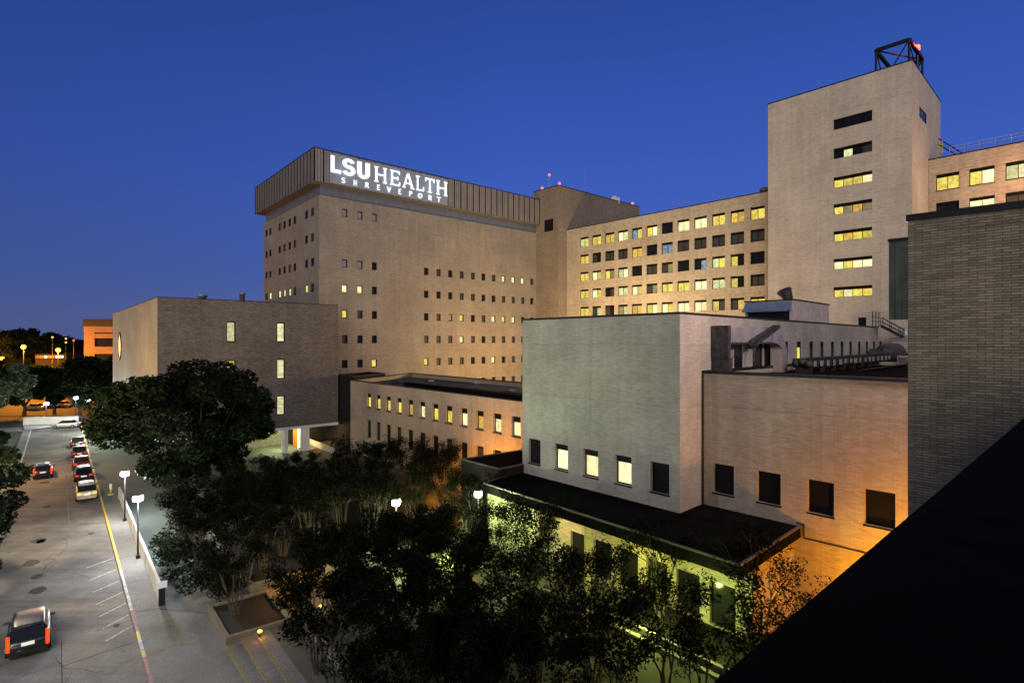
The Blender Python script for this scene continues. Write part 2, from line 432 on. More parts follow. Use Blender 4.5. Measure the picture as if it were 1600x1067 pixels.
stops = [(0.0, (.105,.145,.36)), (.03, (.098,.145,.39)), (.11, (.066,.125,.44)), (.26, (.044,.108,.48)), (.42, (.028,.083,.385)), (.60, (.017,.054,.255)), (1.0, (.010,.03,.14))]
e = rp.color_ramp.elements
while len(e) < len(stops): e.new(.5)
for el, (p, c) in zip(e, stops): el.position = p; el.color = (*c, 1)
rx = nt.nodes.new('ShaderNodeValToRGB'); mr = nt.nodes.new('ShaderNodeMapRange')
nt.links.new(sp.outputs[0], mr.inputs[0]); mr.inputs[1].default_value = -1; mr.inputs[2].default_value = 1
nt.links.new(mr.outputs[0], rx.inputs[0])
for el, (p, c) in zip([rx.color_ramp.elements[0], rx.color_ramp.elements[1], rx.color_ramp.elements.new(.5)], [(0.12, .62), (.95, .84), (.5, 1.0)]):
    el.position = p; el.color = (c, c, c, 1)
mm = nt.nodes.new('ShaderNodeMix'); mm.data_type = 'RGBA'; mm.blend_type = 'MULTIPLY'; mm.inputs[0].default_value = 1
nt.links.new(rp.outputs[0], mm.inputs[6]); nt.links.new(rx.outputs[0], mm.inputs[7])
ma = nt.nodes.new('ShaderNodeMix'); ma.data_type = 'RGBA'; ma.blend_type = 'ADD'; ma.inputs[0].default_value = .05
nt.links.new(mm.outputs[2], ma.inputs[6]); nt.links.new(sky.outputs[0], ma.inputs[7])
nt.links.new(ma.outputs[2], bg.inputs[0]); bg.inputs[1].default_value = 1.0
SC.view_settings.view_transform = 'Standard'; SC.view_settings.look = 'None'
SC.view_settings.exposure = 0; SC.view_settings.gamma = 1
city_glow = bpy.data.lights.new('city_glow', 'SUN'); so = bpy.data.objects.new('city_glow', city_glow); COL.objects.link(so)
city_glow.energy = 1.8; city_glow.angle = R(50); city_glow.color = (1.0, .86, .57)  # warm fill standing in for city glow, not sunlight
so.rotation_euler = (R(90-17), 0, R(-4)); so.location = (0, -40, 60)

def lamp(loc, power, col, size=.25, kind='POINT', rot=None, spot=None):
    l = bpy.data.lights.new('lamp_light', kind); l.energy = power; l.color = col
    if kind in ('POINT', 'SPOT'): l.shadow_soft_size = size
    if kind == 'SPOT': l.spot_size = R(spot or 120); l.spot_blend = .8
    o = bpy.data.objects.new('lamp_light', l); COL.objects.link(o); o.location = loc
    if rot: o.rotation_euler = rot
    return o
NA = (1.0, .33, .005); MV = (.62, 1.0, .30); WH = (.93, .96, 1.0)

# =================================================================== ground
g = MB(); g.face([(-3000,-300,-.06),(3000,-300,-.06),(3000,4000,-.06),(-3000,4000,-.06)]); struct('ground', g, M['earth'])
def strip(mb, s0, s1, n0, n1, z): mb.face([st(s0,n0,z), st(s0,n1,z), st(s1,n1,z), st(s1,n0,z)])
g = MB(); strip(g, 5, 134, -3.75, 3.32, 0); struct('road', g, M['asphalt'])
g = MB(); g.face([st(134,-40,0), st(134,14,0), st(141,14,0), st(141,-40,0)]); struct('cross_road', g, M['pavement'])
g = MB()
for (a, b, c, d) in ((5, 134, 3.47, 8.9), (5, 134, -4.9, -3.9)):
    strip(g, a, b, c, d, .13)
struct('pavement', g, M['pavement'])
g = MB(); strip(g, 68, 133, 3.5, 9.2, .136); struct('driveway', g, M['driveway'])
g = MB(); strip(g, 41, 68, 4.95, 8.85, .136); struct('service_path', g, M['driveway'])
KZ = .145
for nm, a, b, m in (('kerb', 47.9, 134, 'yellow_paint'), ('kerb', 40.4, 47.9, 'white_line'), ('kerb', 37.2, 40.4, 'red_paint'), ('kerb', 36.1, 37.2, 'yellow_paint'), ('kerb', 34.6, 36.1, 'white_line'), ('kerb', 34.0, 34.6, 'yellow_paint'), ('kerb', 5, 34.0, 'red_paint')):
    g = MB(); g.prism([st(a,3.32)[:2], st(a,3.47)[:2], st(b,3.47)[:2], st(b,3.32)[:2]], 0, KZ, bottom=False); struct(nm, g, M[m])
g = MB(); g.prism([st(5,-3.9)[:2], st(5,-3.75)[:2], st(134,-3.75)[:2], st(134,-3.9)[:2]], 0, KZ, bottom=False); struct('kerb', g, M['concrete'])
# painted lines
def line(mb, a, b, w, z):
    dx, dy = b[0]-a[0], b[1]-a[1]; L = math.hypot(dx, dy); nx, ny = -dy/L*w/2, dx/L*w/2
    mb.face([(a[0]-nx,a[1]-ny,z),(b[0]-nx,b[1]-ny,z),(b[0]+nx,b[1]+ny,z),(a[0]+nx,a[1]+ny,z)])
g = MB()
for i in range(7):
    y = 872 + i*17.5; a = gp(176+i*5.2, y); b = gp(135+i*5.0, y+15+i*1.5); line(g, a, b, .09, .004)
struct('road_markings', g, M['white_line'])
g = MB(); line(g, st(64, .75), st(134, .75), .07, .004); struct('lane_seam', g, M['chrome'])
g = MB()
line(g, gp(96, 1067-67), gp(97, 1067), .04, .004); line(g, gp(96,1041), gp(208,1003), .05, .004); line(g, gp(213,959), gp(252,950,.13), .05, .14)
line(g, gp(250,951,.13), gp(330,958,.13), .05, .14); line(g, gp(150,985), gp(207,968), .05, .004)
line(g, gp(20,795), gp(165,782), .05, .004); line(g, gp(20,830), gp(168,815), .04, .004)
for s_ in (45, 50.5, 56, 61.5): line(g, st(s_, 3.5), st(s_, 4.8), .03, .14)
rc = random.Random(9)
for k in range(16):
    s_, n_ = rc.uniform(14, 95), rc.uniform(-3.4, 3.0); a_ = rc.uniform(0, 6.28)
    for j in range(rc.randint(6, 16)):
        s2, n2 = s_+.55*math.cos(a_), n_+.3*math.sin(a_); a_ += rc.uniform(-.7, .7)
        if abs(n2) < 3.3: line(g, st(s_, n_), st(s2, n2), rc.uniform(.015,.04), .006)
        s_, n_ = s2, n2
struct('paving_joints', g, M['cornice_dark'])
g = MB()
for k in range(26):
    s_, n_ = rc.uniform(16, 110), rc.choice((-1.3, 2.2))+rc.uniform(-.5, .5); r_ = rc.uniform(.12, .5)
    g.face([st(s_+r_*1.5*math.cos(t*.628)*rc.uniform(.8,1.2), n_+r_*math.sin(t*.628)*rc.uniform(.8,1.2), .003) for t in range(10)])
M['oil'] = plain('oil_stained_asphalt', (.055,.052,.05), .95, var=.5, scale=4, spec=.05); struct('oil_stains', g, M['oil'])
g = MB()
line(g, gp(221,987,.13), gp(276,966,.13), .09, .14); line(g, gp(230,1022,.13), gp(290,1003,.13), .09, .14); line(g, gp(267,969,.13), gp(290,1003,.13), .08, .14)
struct('yellow_markings', g, M['yellow_dim'])
# steps and courtyard
g = MB()
for i, n0 in enumerate((6.8, 7.5, 8.2)):
    strip(g, 12, 32.4, n0, n0+.7, .23+.11*i+(.0 if i < 2 else 0))
    a, b = st(12, n0), st(32.4, n0); z = .13+.11*i if i else .13
    g.face([(a[0],a[1],z),(b[0],b[1],z),(b[0],b[1],.23+.11*i),(a[0],a[1],.23+.11*i)])
struct('steps', g, M['pavement'])
g = MB()
for i, n0 in enumerate((6.8, 7.5, 8.2)): line(g, st(12, n0+.05), st(32.4, n0+.05), .08, .235+.11*i)
struct('step_nosings', g, M['yellow_dim'])
g = MB()
g.face([st(-30,8.9,.45), st(-30,60,.45), st(95,60,.45), st(95,8.9,.45)])
a, b = st(-30,8.9), st(95,8.9); g.face([(a[0],a[1],0),(b[0],b[1],0),(b[0],b[1],.45),(a[0],a[1],.45)])
struct('courtyard', g, M['plaza'])

# =================================================================== hospital tower with sign
C0 = (-30.5, 90.0); C1 = (5.2, 122.0); C3 = (-48.6, 111.6); C2 = (C1[0]+C3[0]-C0[0], C1[1]+C3[1]-C0[1])
hosp = Building('hospital_tower', 'tan brick hospital tower with ribbed metal cornice and small square windows, carrying the glowing sign', 'hospital building', [C0, C1, C2, C3], 0, 39.2, 'tower_brick', cop=.0)
fw, sw = hosp.walls[0], hosp.walls[3]
cols1 = [538.8, 562.7, 585.2]; rows1 = [332.9, 411.6, 451, 490.7, 530, 568.6]
p1 = ['SSS', 'SSD', 'OOD', 'YdD', 'dDD', 'DDY']
Y0 = fw.Y(538.8)
for r, py in enumerate(rows1):
    for c, px in enumerate(cols1):
        fw.window(fw.u(px), zat(py, Y0), .98, 1.32, p1[r][c], hosp.root, lintel=.0, ft=.13)
cols2 = [666.2,685.4,703.7,721.6,739,755.5,771.3,787,802.3,817.1,831.1]; rows2 = [424.3,459.8,495.1,530.3,565.3,600.5]
p2 = ['DdDddDdOOOd', 'DDDddDDdddD', 'DdHYDdWYODD', 'dddWdDdddDD', 'YdddDDODdDD', 'DDDDDDDDdDD']
Y1 = fw.Y(666.2)
for r, py in enumerate(rows2):
    for c, px in enumerate(cols2):
        fw.window(fw.u(px), zat(py, Y1), .98, 1.32, p2[r][c], hosp.root, lintel=.0, ft=.13)
cols3 = [416.4,422.3,437,444.5,452.7,460.7,478.9,488.3]; rows3 = [331.3,371,409.6,449.7]
p3 = ['DDdDDDDd', 'DDDdDdDd', 'DDDDdDDD', 'DOOddddD'.replace('d','d')]
p3[3] = 'DOOPPdYd'
# the side wall runs from its far end to the corner
Y2 = sw.Y(488.3)
for r, py in enumerate(rows3):
    for c, px in enumerate(cols3):
        sw.window(sw.u(px), zat(py, Y2), 1.3, 1.32, p3[r][c], hosp.root, lintel=.0, ft=.12, depth=.05)
hosp.finish()
pb = inset(hosp.poly, .25); b = MB(); b.prism(pb, 39.22, 40.92, top=False, bottom=True); part('metal_band', b, M['band'], hosp.root)
po = inset(hosp.poly, -1.25); b = MB(); b.prism(po, 40.9, 46.0); part('cornice', b, M['cornice'], hosp.root)
ribs = MB()
for i in range(4):
    W_ = Wall(po[i], po[(i+1) % 4]); n = int(W_.L/1.46)
    for j in range(n+1):
        u = .02+(W_.L-.04)*j/n; a = W_.p(u, 0, 40.9)
        Mx = Matrix.Translation(Vector(a)) @ Matrix.Rotation(W_.ang, 4, 'Z'); ribs.box(-.10, .10, -.06, .0, -.02, 5.02, Mx)
        for q in (1, 2):
            uu = u + (W_.L-.04)/n*q/3
            if uu < W_.L: 
                Mx = Matrix.Translation(Vector(W_.p(uu, 0, 40.9))) @ Matrix.Rotation(W_.ang, 4, 'Z'); ribs.box(-.02, .02, -.03, 0, .0, 5.0, Mx)
part('ribs', ribs, M['cornice_dark'], hosp.root)
b = MB(); ring(b, inset(po, -.06), inset(po, .5), 46.002, 46.14); part('coping', b, M['coping'], hosp.root)

# sign: panel and letters
Wc = Wall(po[0], po[1])
def uc(px): return Wc.u(px)
sroot = thing('illuminated_sign', 'glowing white letters LSU HEALTH over smaller SHREVEPORT on the cornice panel', 'sign', Wc.p(uc(515.8), .1, 40.95))
b = MB(); u0, u1 = uc(515.2), uc(699)
Mx = Matrix.Translation(Vector(Wc.p(0, 0, 0))) @ Matrix.Rotation(Wc.ang, 4, 'Z')
b.box(u0, u1, -.12, -.06, 40.98, 45.75, Mx); 
M['panel'] = plain('pale_sign_panel', (.25,.28,.34), .5, .1, var=.1)
nt_ = M['panel'].node_tree; pb_ = nt_.nodes['Principled BSDF']
part('sign_panel', b, M['panel'], sroot)
def strokes(kind, ch):
    """letters as convex pieces in a unit box: x 0..1, z 0..1"""
    t = .30 if kind == 'bold' else (.22 if kind == 'small' else .14)
    def rect(x0, x1, z0, z1): return [(x0,z0),(x1,z0),(x1,z1),(x0,z1)]
    P = []
    th = .17
    def arc(cx, cz, rx, rz, a0, a1, tx, tz, n=10):
        for i in range(n):
            p = R(a0+(a1-a0)*i/n); q = R(a0+(a1-a0)*(i+1)/n)
            o = [(cx+rx*math.cos(p), cz+rz*math.sin(p)), (cx+rx*math.cos(q), cz+rz*math.sin(q))]
            ii = [(cx+(rx-tx)*math.cos(q), cz+(rz-tz)*math.sin(q)), (cx+(rx-tx)*math.cos(p), cz+(rz-tz)*math.sin(p))]
            P.append(o+ii)
    if kind == 'bold':
        if ch == 'L': P += [rect(0,.34,0,1), rect(.34,1,0,.2)]
        if ch == 'S':
            arc(.5,.72,.48,.30,20,270,.30,.17); arc(.5,.30,.5,.32,-160,90,.31,.18)
        if ch == 'U':
            P += [rect(0,.34,.35,1), rect(.66,1,.35,1)]; arc(.5,.36,.5,.38,180,360,.34,.20,12)
    else:
        s = kind == 'serif'; v = t; h = .085 if s else .17
        sf = .075; sh = .055
        def ser(x0, x1, top):
            if s: P.append(rect(x0-sf, x1+sf, (1-sh) if top else 0, 1 if top else sh))
        if ch == 'H':
            P += [rect(.1,.1+v,0,1), rect(.9-v,.9,0,1), rect(.1+v,.9-v,.5-h/2,.5+h/2)]
            for x in (.1, .9-v): ser(x, x+v, True); ser(x, x+v, False)
        if ch == 'E':
            P += [rect(.1,.1+v,0,1), rect(.1+v,.9,0,h), rect(.1+v,.88,1-h,1), rect(.1+v,.72,.5-h/2,.5+h/2)]
            if s: P += [rect(0,.1,0,sh), rect(0,.1,1-sh,1), rect(.82,.92,h,.26), rect(.80,.88,.78,1-h), rect(.66,.74,.38,.62)]
        if ch == 'A':
            P += [[(.04,0),(.04+v*.7,0),(.5+.02,1),(.5-.1,1)], [(.96,0),(.96-v*1.2,0),(.5-.1,1),(.5+.06,1)], rect(.26,.74,.28,.28+h*.9)]
            ser(.06,.16,False); ser(.78,.94,False)
        if ch == 'L':
            P += [rect(.12,.12+v,0,1), rect(.12+v,.95,0,h)]
            if s: P += [rect(0,.12,0,sh), rect(0,.45,1-sh,1), rect(.86,.95,h,.3)]
        if ch == 'T':
            P += [rect(.5-v/2,.5+v/2,0,1-h), rect(.02,.98,1-h,1)]
            if s: P += [rect(.3,.7,0,sh), rect(.02,.1,.75,1-h), rect(.9,.98,.75,1-h)]
        if ch in 'PR':
            P += [rect(.1,.1+v,0,1)]; arc(.42,.73,.5,.27,-90,90,v,.17,8); P += [rect(.1+v,.42,.83,1), rect(.1+v,.42,.46,.63)]
        if ch == 'R': P += [[(.45,.5),(.7,.5),(1,0),(.72,0)]]
        if ch == 'V': P += [[(0,1),(v*1.2,1),(.62,0),(.38,0)], [(1-v*1.2,1),(1,1),(.62,0),(.38,0)]]
        if ch == 'O': arc(.5,.5,.5,.5,0,360,.24,.2,18)
        if ch == 'S': arc(.5,.73,.45,.27,10,270,.24,.16,9); arc(.5,.28,.47,.28,-170,90,.24,.16,9)
    return P
def letter(ch, kind, ua, ub, z0, z1, m):
    mb = MB()
    for k, pc in enumerate(strokes(kind, ch)):
        off = .13+.0015*k
        pts = [(ua+x*(ub-ua), z0+z*(z1-z0)) for x, z in pc]
        ar = sum(pts[i][0]*pts[(i+1)%len(pts)][1]-pts[(i+1)%len(pts)][0]*pts[i][1] for i in range(len(pts)))
        if ar < 0: pts = pts[::-1]
        fr = [Wc.p(u, off+.12, z) for u, z in pts]; bk = [Wc.p(u, off, z) for u, z in pts]
        mb.face(fr)
        for i in range(len(pts)):
            j = (i+1) % len(pts); mb.face([bk[i], bk[j], fr[j], fr[i]])
    return part('letter', mb, m, sroot)
for ch, a, b_ in (('L',516.2,532),('S',533.8,554.3),('U',557.5,577)): letter(ch, 'bold', uc(a), uc(b_), 42.72, 45.35, M['sign_glow'])
for ch, a, b_ in (('H',583,605),('E',608,626.5),('A',627.5,646.8),('L',648.3,663),('T',662.5,679),('H',679.6,699.5)):
    letter(ch, 'serif', uc(a+.9), uc(b_-.9), 42.66, 45.2, M['sign_glow'])
xs = [532.5,551.2,569.4,588,603.5,621.5,638,652,668,681.5]; ws = [6.3,6.3,6.3,5.2,6.8,5,6,7,6,6.5]
for ch, x, w_ in zip('SHREVEPORT', xs, ws): letter(ch, 'small', uc(x), uc(x+w_), 41.32, 42.22, M['sign_small'])
for t in (.12, .5, .85):
    P = Wc.p(u0+(u1-u0)*t, 1.6, 43.6); lamp(P, 55, (.55,.75,1.0), .5)

# =================================================================== lift tower beside it
E0 = (4.69, 122.55); E1 = (9.5, 117.2); E2 = add2(E1, AD, 28); E3 = add2(E0, AD, 28)
lift = Building('stair_tower', 'plain brown brick stair tower with red roof lights, right of the sign tower', 'tower', [E0, E1, E2, E3], 0, 48.07, 'core_brick')
ww = lift.walls[0]
ua, ub = ww.u(849.5), ww.u(864.5); za = ww.z(857, 361.5); zb = ww.z(857, 343)
ww.window((ua+ub)/2, (za+zb)/2, ub-ua, zb-za, 'D', lift.root, lintel=0)
lift.finish()
def red_light(label, x, y, z, h, mast=.0):
    r = thing('warning_light', label, 'warning light', (x, y, z), 'red warning lights on the roofs')
    b = MB(); b.tube([(x,y,z),(x,y,z+h)], .05 if not mast else .07, 6)
    if mast:
        for i in range(5): b.bar((x-.25,y,z+h*i/5),(x+.25,y,z+h*(i+.6)/5), .04)
    part('mast', b, M['steel'], r)
    b = MB(); b.lathe([(.0,0),(.18,.02),(.21,.2),(.16,.36),(.0,.42)], (x,y,z+h), 10); part('lamp', b, M['red_lamp'], r, True)
    return r
def on_wall(W_, px, off=-.5): u = W_.u(px); return W_.p(u, off)
p = on_wall(ww, 844.5); red_light('red light at the left roof corner of the stair tower', p[0], p[1], 48.2, .25)
p = on_wall(ww, 871, -.6); red_light('red light at the near roof corner of the stair tower', p[0], p[1], 48.2, .25)
p = (.0655*124, 124); red_light('red light on a short lattice mast, highest above the stair tower', p[0], p[1], 47.6, zat(275,124)-47.6, 1)
w2 = lift.walls[1]
p = on_wall(w2, 991); red_light('red light at the right end of the stair tower roof', p[0], p[1], 48.2, .3)
p = on_wall(w2, 966, -1); b = MB(); b.box(p[0]-1,p[0]+1,p[1]-.6,p[1]+.6,47.6,49.0); b.box(p[0]-.6,p[0]+.3,p[1]-.4,p[1]+.4,49.0,49.4)
single('roof_unit', b, M['steel'], 'small pale metal unit on the stair tower roof near its right end', 'roof unit', (p[0],p[1],47.6))
p = on_wall(w2, 925, -2); b = MB(); b.tube([(p[0],p[1],47.6),(p[0],p[1],zat(262,p[1]))], [.06,.02], 6); b.bar((p[0]-.4,p[1],50),(p[0]+.4,p[1],50),.04)
single('antenna', b, M['steel'], 'thin whip antenna standing on the stair tower roof', 'antenna', (p[0],p[1],47.6))

# =================================================================== left window wing
G0 = (11.46, 119.0); G1 = (39.6, 88.2); wd = (.6753,-.7375)
wing = Building('window_wing', 'cream brick hospital wing with five rows of wide windows, left of the tall pale tower', 'hospital building', [G0, G1, add2(G1, AD, 14), add2(G0, AD, 14)], 0, 39.2, 'wing_brick')
wf = wing.walls[0]
cols = [912.8,932,952.4,973.1,995,1018.4,1042.4,1067.6,1094.3,1122.5,1151.9,1183.4]
tops = [322.6,358,393.1,428.5,463.6]; bots = [342.4,377.5,412.2,446.7,482.5]
mt = [['GY','YY','AY','WG','KY','YW','DD','WW','WW','YY','AA','YY'],
      ['AY','dD','dd','dd','AA','DD','KK','dd','dd','dd','dd','dd'],
      ['YY','WY','YH','GW','DD','dd','dH','DD','DK','GY','YD','DD'],
      ['YY','WY','Dd','GG','WY','dH','YY','YY','WW','GG','YD','dd'],
      ['YY','dG','dD','HG','AA','YW','WY','WW','WO','Yd','dA','YY']]
Yw = wf.Y(1183.4)
for r in range(5):
    a, b_ = zat(bots[r], Yw), zat(tops[r], Yw)
    for c, px in enumerate(cols):
        wf.window(wf.u(px), (a+b_)/2, 2.28, b_-a, mt[r][c], wing.root, lintel=.2, ft=.07, sill=False)
wing.finish()
p = add2(G0, wd, wf.u(1188)); q = (p[0]+AD[0]*1.5, p[1]+AD[1]*1.5)
b = MB(); b.lathe([(.45,0),(.45,.9),(.75,1.0),(.8,1.3),(.5,1.5),(0,1.6)], (q[0], q[1], 38.8), 12)
single('roof_vent', b, M['duct'], 'squat round vent on the window wing roof beside the tall tower', 'vent', (q[0],q[1],38.8), smooth=True)

# =================================================================== tall pale tower
T0 = (38.2, 85.0); T1 = (50.3, 71.6); T2 = (63.2, 84.0); T3 = (T0[0]+T2[0]-T1[0], T0[1]+T2[1]-T1[1])
tt = Building('pale_tower', 'tallest pale brick tower with seven long horizontal windows and a steel roof frame', 'tower', [T0, T1, T2, T3], 0, 51.3, 'lift_brick')
tf = tt.walls[0]
ua, ub = tf.u(1302), tf.u(1362.8)
tz = [46.45,42.45,38.5,34.8,31.1,27.3,23.45]; tl = ['DDDD','DGDd','YYYO','YHAH','YAYY','WYOW','YOYY']
for z_, pn in zip(tz, tl): tf.window((ua+ub)/2, z_-.72, ub-ua, 1.44, pn, tt.root, lintel=.3 if pn != 'DDDD' else .1, ft=.07)
# tall green panel strip
ua, ub = tf.u(1388.5), tf.u(1421); za, zb = tf.z(1389, 500), tf.z(1389, 378)
tf.open.append((ua, ub, za, zb))
b = MB(); Mx = Matrix.Translation(Vector(tf.p(0,-.25,0))) @ Matrix.Rotation(tf.ang, 4, 'Z')
b.box(ua, ub, 0, .05, za, zb, Mx)
for i in range(4): u_ = ua+(ub-ua)*(i+.02)/3.1; b.box(u_, u_+.12, -.12, 0, za, zb, Mx)
part('panel_strip', b, M['green_louver'], tt.root); b = MB(); b.box(ua-.1, ub+.1, -.28, .02, zb, zb+.35, Mx); part('lintel', b, M['coping'], tt.root)
ts = tt.walls[1]
for px, py0, py1 in ((1439.5,170,186),(1444.6,175.5,192)):
    za, zb = ts.z(px, py1), ts.z(px, py0); ts.window(ts.u(px), (za+zb)/2, 2.3, zb-za, 'D', tt.root, lintel=0, depth=.0)
ua, ub = tf.u(1340.5), tf.u(1353.5); za, zb = 17.3, tf.z(1347, 496)
tf.window((ua+ub)/2, (za+zb)/2, ub-ua, zb-za, 'D', tt.root, lintel=0)
tt.finish()
# roof steel frame
uA, uB = tf.u(1366.5), tf.u(1418.5)
fr = thing('roof_steel_frame', 'black steel truss frame on the near corner of the tall tower roof', 'steel frame', (*tf.p(uA,-.6)[:2], 51.4))
b = MB(); zt = zat(92.5, tf.Y(1366)); z0_ = 51.3
A0 = tf.p(uA,-.6); A1 = tf.p(uB,-.6); A2 = add2(A1, (.7225,.6914), 7.5); A3 = add2(A0, (.7225,.6914), 7.5)
zt = z0_+3.0
cs = [A0[:2], A1[:2], A2, A3]
for i in range(4):
    a, c = cs[i], cs[(i+1) % 4]
    b.bar((*a, zt), (*c, zt), .38, .38); b.bar((*a, z0_), (*a, zt), .2)
    m_ = ((a[0]+c[0])/2, (a[1]+c[1])/2)
    b.bar((*a, zt), (*m_, z0_+.1), .12); b.bar((*c, zt), (*m_, z0_+.1), .12)
b.bar((*cs[0], zt), (*cs[2], zt), .15)
part('truss', b, M['black_metal'], fr)
p = ts.p(ts.u(1440.5), -.5); zb = zat(79, p[1])
r = thing('roof_beacon', 'red beacon on a pole at the top right corner of the tall tower', 'beacon', (p[0], p[1], 51.3))
b = MB(); b.tube([(p[0],p[1],51.3),(p[0],p[1],zb)], .2, 8); part('pole', b, M['black_metal'], r)
b = MB(); b.lathe([(0,0),(.30,.05),(.34,.36),(.26,.64),(0,.7)], (p[0],p[1],zb), 12); part('lamp', b, M['red_lamp'], r, True)
lamp((p[0]+.2, p[1]-.8, zb+.6), 160, (1,.1,.03), .2)

# =================================================================== right window wing
I0 = (57.1, 78.1); I1 = add2(I0, wd, 30)
rw = Building('window_wing', 'brick hospital wing at the right frame edge with wide lit windows and a roof railing', 'hospital building', [I0, I1, add2(I1, AD, 14), add2(I0, AD, 14)], 0, 40.8, 'wing_brick')
rf = rw.walls[0]
Yr = rf.Y(1480)
for r, (a, b_) in enumerate(((296.0,270.8),(338.5,315.3))):
    for c, (pa, pb2) in enumerate(((1462.4,1498.7),(1514.3,1554.3),(1571,1611),(1629,1672))):
        za, zb = zat(a, Yr), zat(b_, Yr)
        if r == 0: pn = ('YY','YW','GP','YY')[c]
        else: pn = ('DD','WW','dd','dd')[c]
        rf.window((rf.u(pa)+rf.u(pb2))/2, (za+zb)/2, rf.u(pb2)-rf.u(pa), zb-za, pn, rw.root, lintel=.2, ft=.08, sill=True)
for r in range(1, 4):
    for c in range(4):
        pa, pb2 = ((1462.4,1498.7),(1514.3,1554.3),(1571,1611),(1629,1672))[c]
rw.finish()
b = MB()
for i in range(2):
    o_ = .6; a = rf.p(.3, -o_, 40.8); 
for z_ in (.5, 1.0, 1.45): b.bar(rf.p(2.2,-.7,40.8+z_), rf.p(29,-.7,40.8+z_), .05)
for i in range(18): b.bar(rf.p(2.2+i*1.575,-.7,40.8), rf.p(2.2+i*1.575,-.7,42.27), .05)
for z_ in (.5, 1.0): b.bar(rf.p(2.2,-4,40.8+z_), rf.p(29,-4,40.8+z_), .05)
single('roof_railing', b, M['steel'], 'thin pale metal railing along the right wing roof', 'railing', rf.p(2.2,-.7,40.8))
b = MB(); q = rf.p(1.2,-.8,40.6)
for s_ in (-.25,.25): b.bar((q[0]+s_,q[1],40.6),(q[0]+s_,q[1],43.4),.07)
for i in range(8): b.bar((q[0]-.25,q[1],40.8+i*.34),(q[0]+.25,q[1],40.8+i*.34),.05)
single('roof_ladder', b, M['yellow_paint'], 'yellow ladder where the right wing roof meets the tall tower', 'ladder', (q[0],q[1],40.6))
b = MB(); q0 = rf.p(-.0,-6,40.6)
b.bar((q0[0],q0[1],45.2),(q0[0]+6,q0[1]-.5,41.2),.12); b.bar((q0[0],q0[1]+1,45.2),(q0[0]+6,q0[1]+.5,41.2),.12)
b.bar((q0[0],q0[1]+.5,40.4),(q0[0],q0[1]+.5,45.2),.1)
single('roof_stair', b, M['coping'], 'dark sloping stair rail above the right wing roof beside the tower', 'stair', (q0[0],q0[1],40.4))

# =================================================================== grey block
K = (10.4, 35.3); EB = (.85, 46.3); KD = (.703, .711); KE = add2(K, KD, 50)
blk = Building('grey_block', 'pale grey windowless brick block above the dark flat roof, five windows along its foot', 'building', [EB, K, KE, add2(EB, KD, 50)], 0, 17.7, 'block_brick', mats={1: 'block_pink'} if False else None)
bf, bs = blk.walls[0], blk.walls[1]
for (pa, pb2, pn) in ((826.3,844.4,'D'),(867,887.2,'W'),(911.6,934.6,'O'),(961.3,986.6,'W'),(1016.6,1045.6,'D')):
    bf.window((bf.u(pa)+bf.u(pb2))/2, 7.28, bf.u(pb2)-bf.u(pa), 1.95, pn, blk.root, lintel=.24, ft=.08, sill=True)
sl = [1228,1248.3,1267.4,1284.3,1300.7,1315.6,1329,1342.6,1354.5,1365.8,1376]
for i, px in enumerate(sl):
    u_ = bs.u(px); pn = ('G','Y')[i] if i < 2 else 'd'
    bs.window(u_, 15.12, .95, 1.75, pn, blk.root, lintel=.3, ft=.04, depth=.02)
for pa, pb2 in ((1147,1160.4),(1176,1191),(1194,1208)):
    bs.window((bs.u(pa)+bs.u(pb2))/2, 14.9, bs.u(pb2)-bs.u(pa), 2.0, 'D', blk.root, lintel=0, depth=.02)
blk.finish()
# =================================================================== annex
J = (12.46, 37.42); R2 = add2((16.56, 32.9), (.668,-.743), 6.5)
ax = Building('annex_building', 'tan brick annex wall with four large dark windows and machinery on its roof', 'building', [J, R2, add2(R2, KD, 34), add2(J, KD, 34)], 0, 13.92, 'annex_brick', cop=.18, par=.35)
af = ax.walls[0]
for (pa, pb2) in ((1114.7,1146.7),(1183.2,1219.7),(1262,1303),(1351,1399)):
    af.window((af.u(pa)+af.u(pb2))/2, 7.22, af.u(pb2)-af.u(pa), 1.88, 'D', ax.root, lintel=.1, ft=.06, sill=True)
ax.finish()
b = MB()
za = af.z(1257, 819); zb_ = af.z(1257, 840)
uu = [af.u(x) for x in (1245, 1257, 1372)]
b.bar(af.p(uu[0],.04,za), af.p(uu[1],.04,za), .06); b.bar(af.p(uu[1],.04,za), af.p(uu[1],.04,zb_), .06); b.bar(af.p(uu[1],.04,zb_), af.p(uu[2],.04,zb_), .06)
part('conduit', b, M['black_metal'], ax.root)
b = MB(); b.bar(af.p(.12,.05,5.4), af.p(.12,.05,13.9), .1); part('downpipe', b, M['black_metal'], ax.root)

# machinery on the annex roof ------------------------------------------------
RZ = 13.57
def bsp(px, off, z): return bs.p(bs.u(px), off, z)
# big duct on the block wall
dr = thing('ventilation_duct', 'big grey sheet-metal duct bending down to the annex roof against the block wall', 'duct', bsp(1110, .3, RZ))
uL, uR = bs.u(1110), bs.u(1210)
Mx = Matrix.Translation(Vector(bs.p(0,0,0))) @ Matrix.Rotation(bs.ang, 4, 'Z')   # local y = inward, so outward is -y
b = MB(); zt = 17.05; zb = 15.9
um = bs.u(1186)
b.box(uL+.5, um, -1.0, -.15, zb, zt-.06, Mx); part('duct_run', b, M['duct'], dr)
b = MB(); n = 8; cxu = um; rr_o = uR-um; rr_i = max(.2, rr_o-1.0)
pts_o = [(cxu+rr_o*math.sin(R(90*i/n)), zt-rr_o*.75+rr_o*.75*math.cos(R(90*i/n))) for i in range(n+1)]
pts_i = [(cxu+(rr_o-1.2)*math.sin(R(90*i/n)), zb-.6+.6*math.cos(R(90*i/n))) for i in range(n+1)]
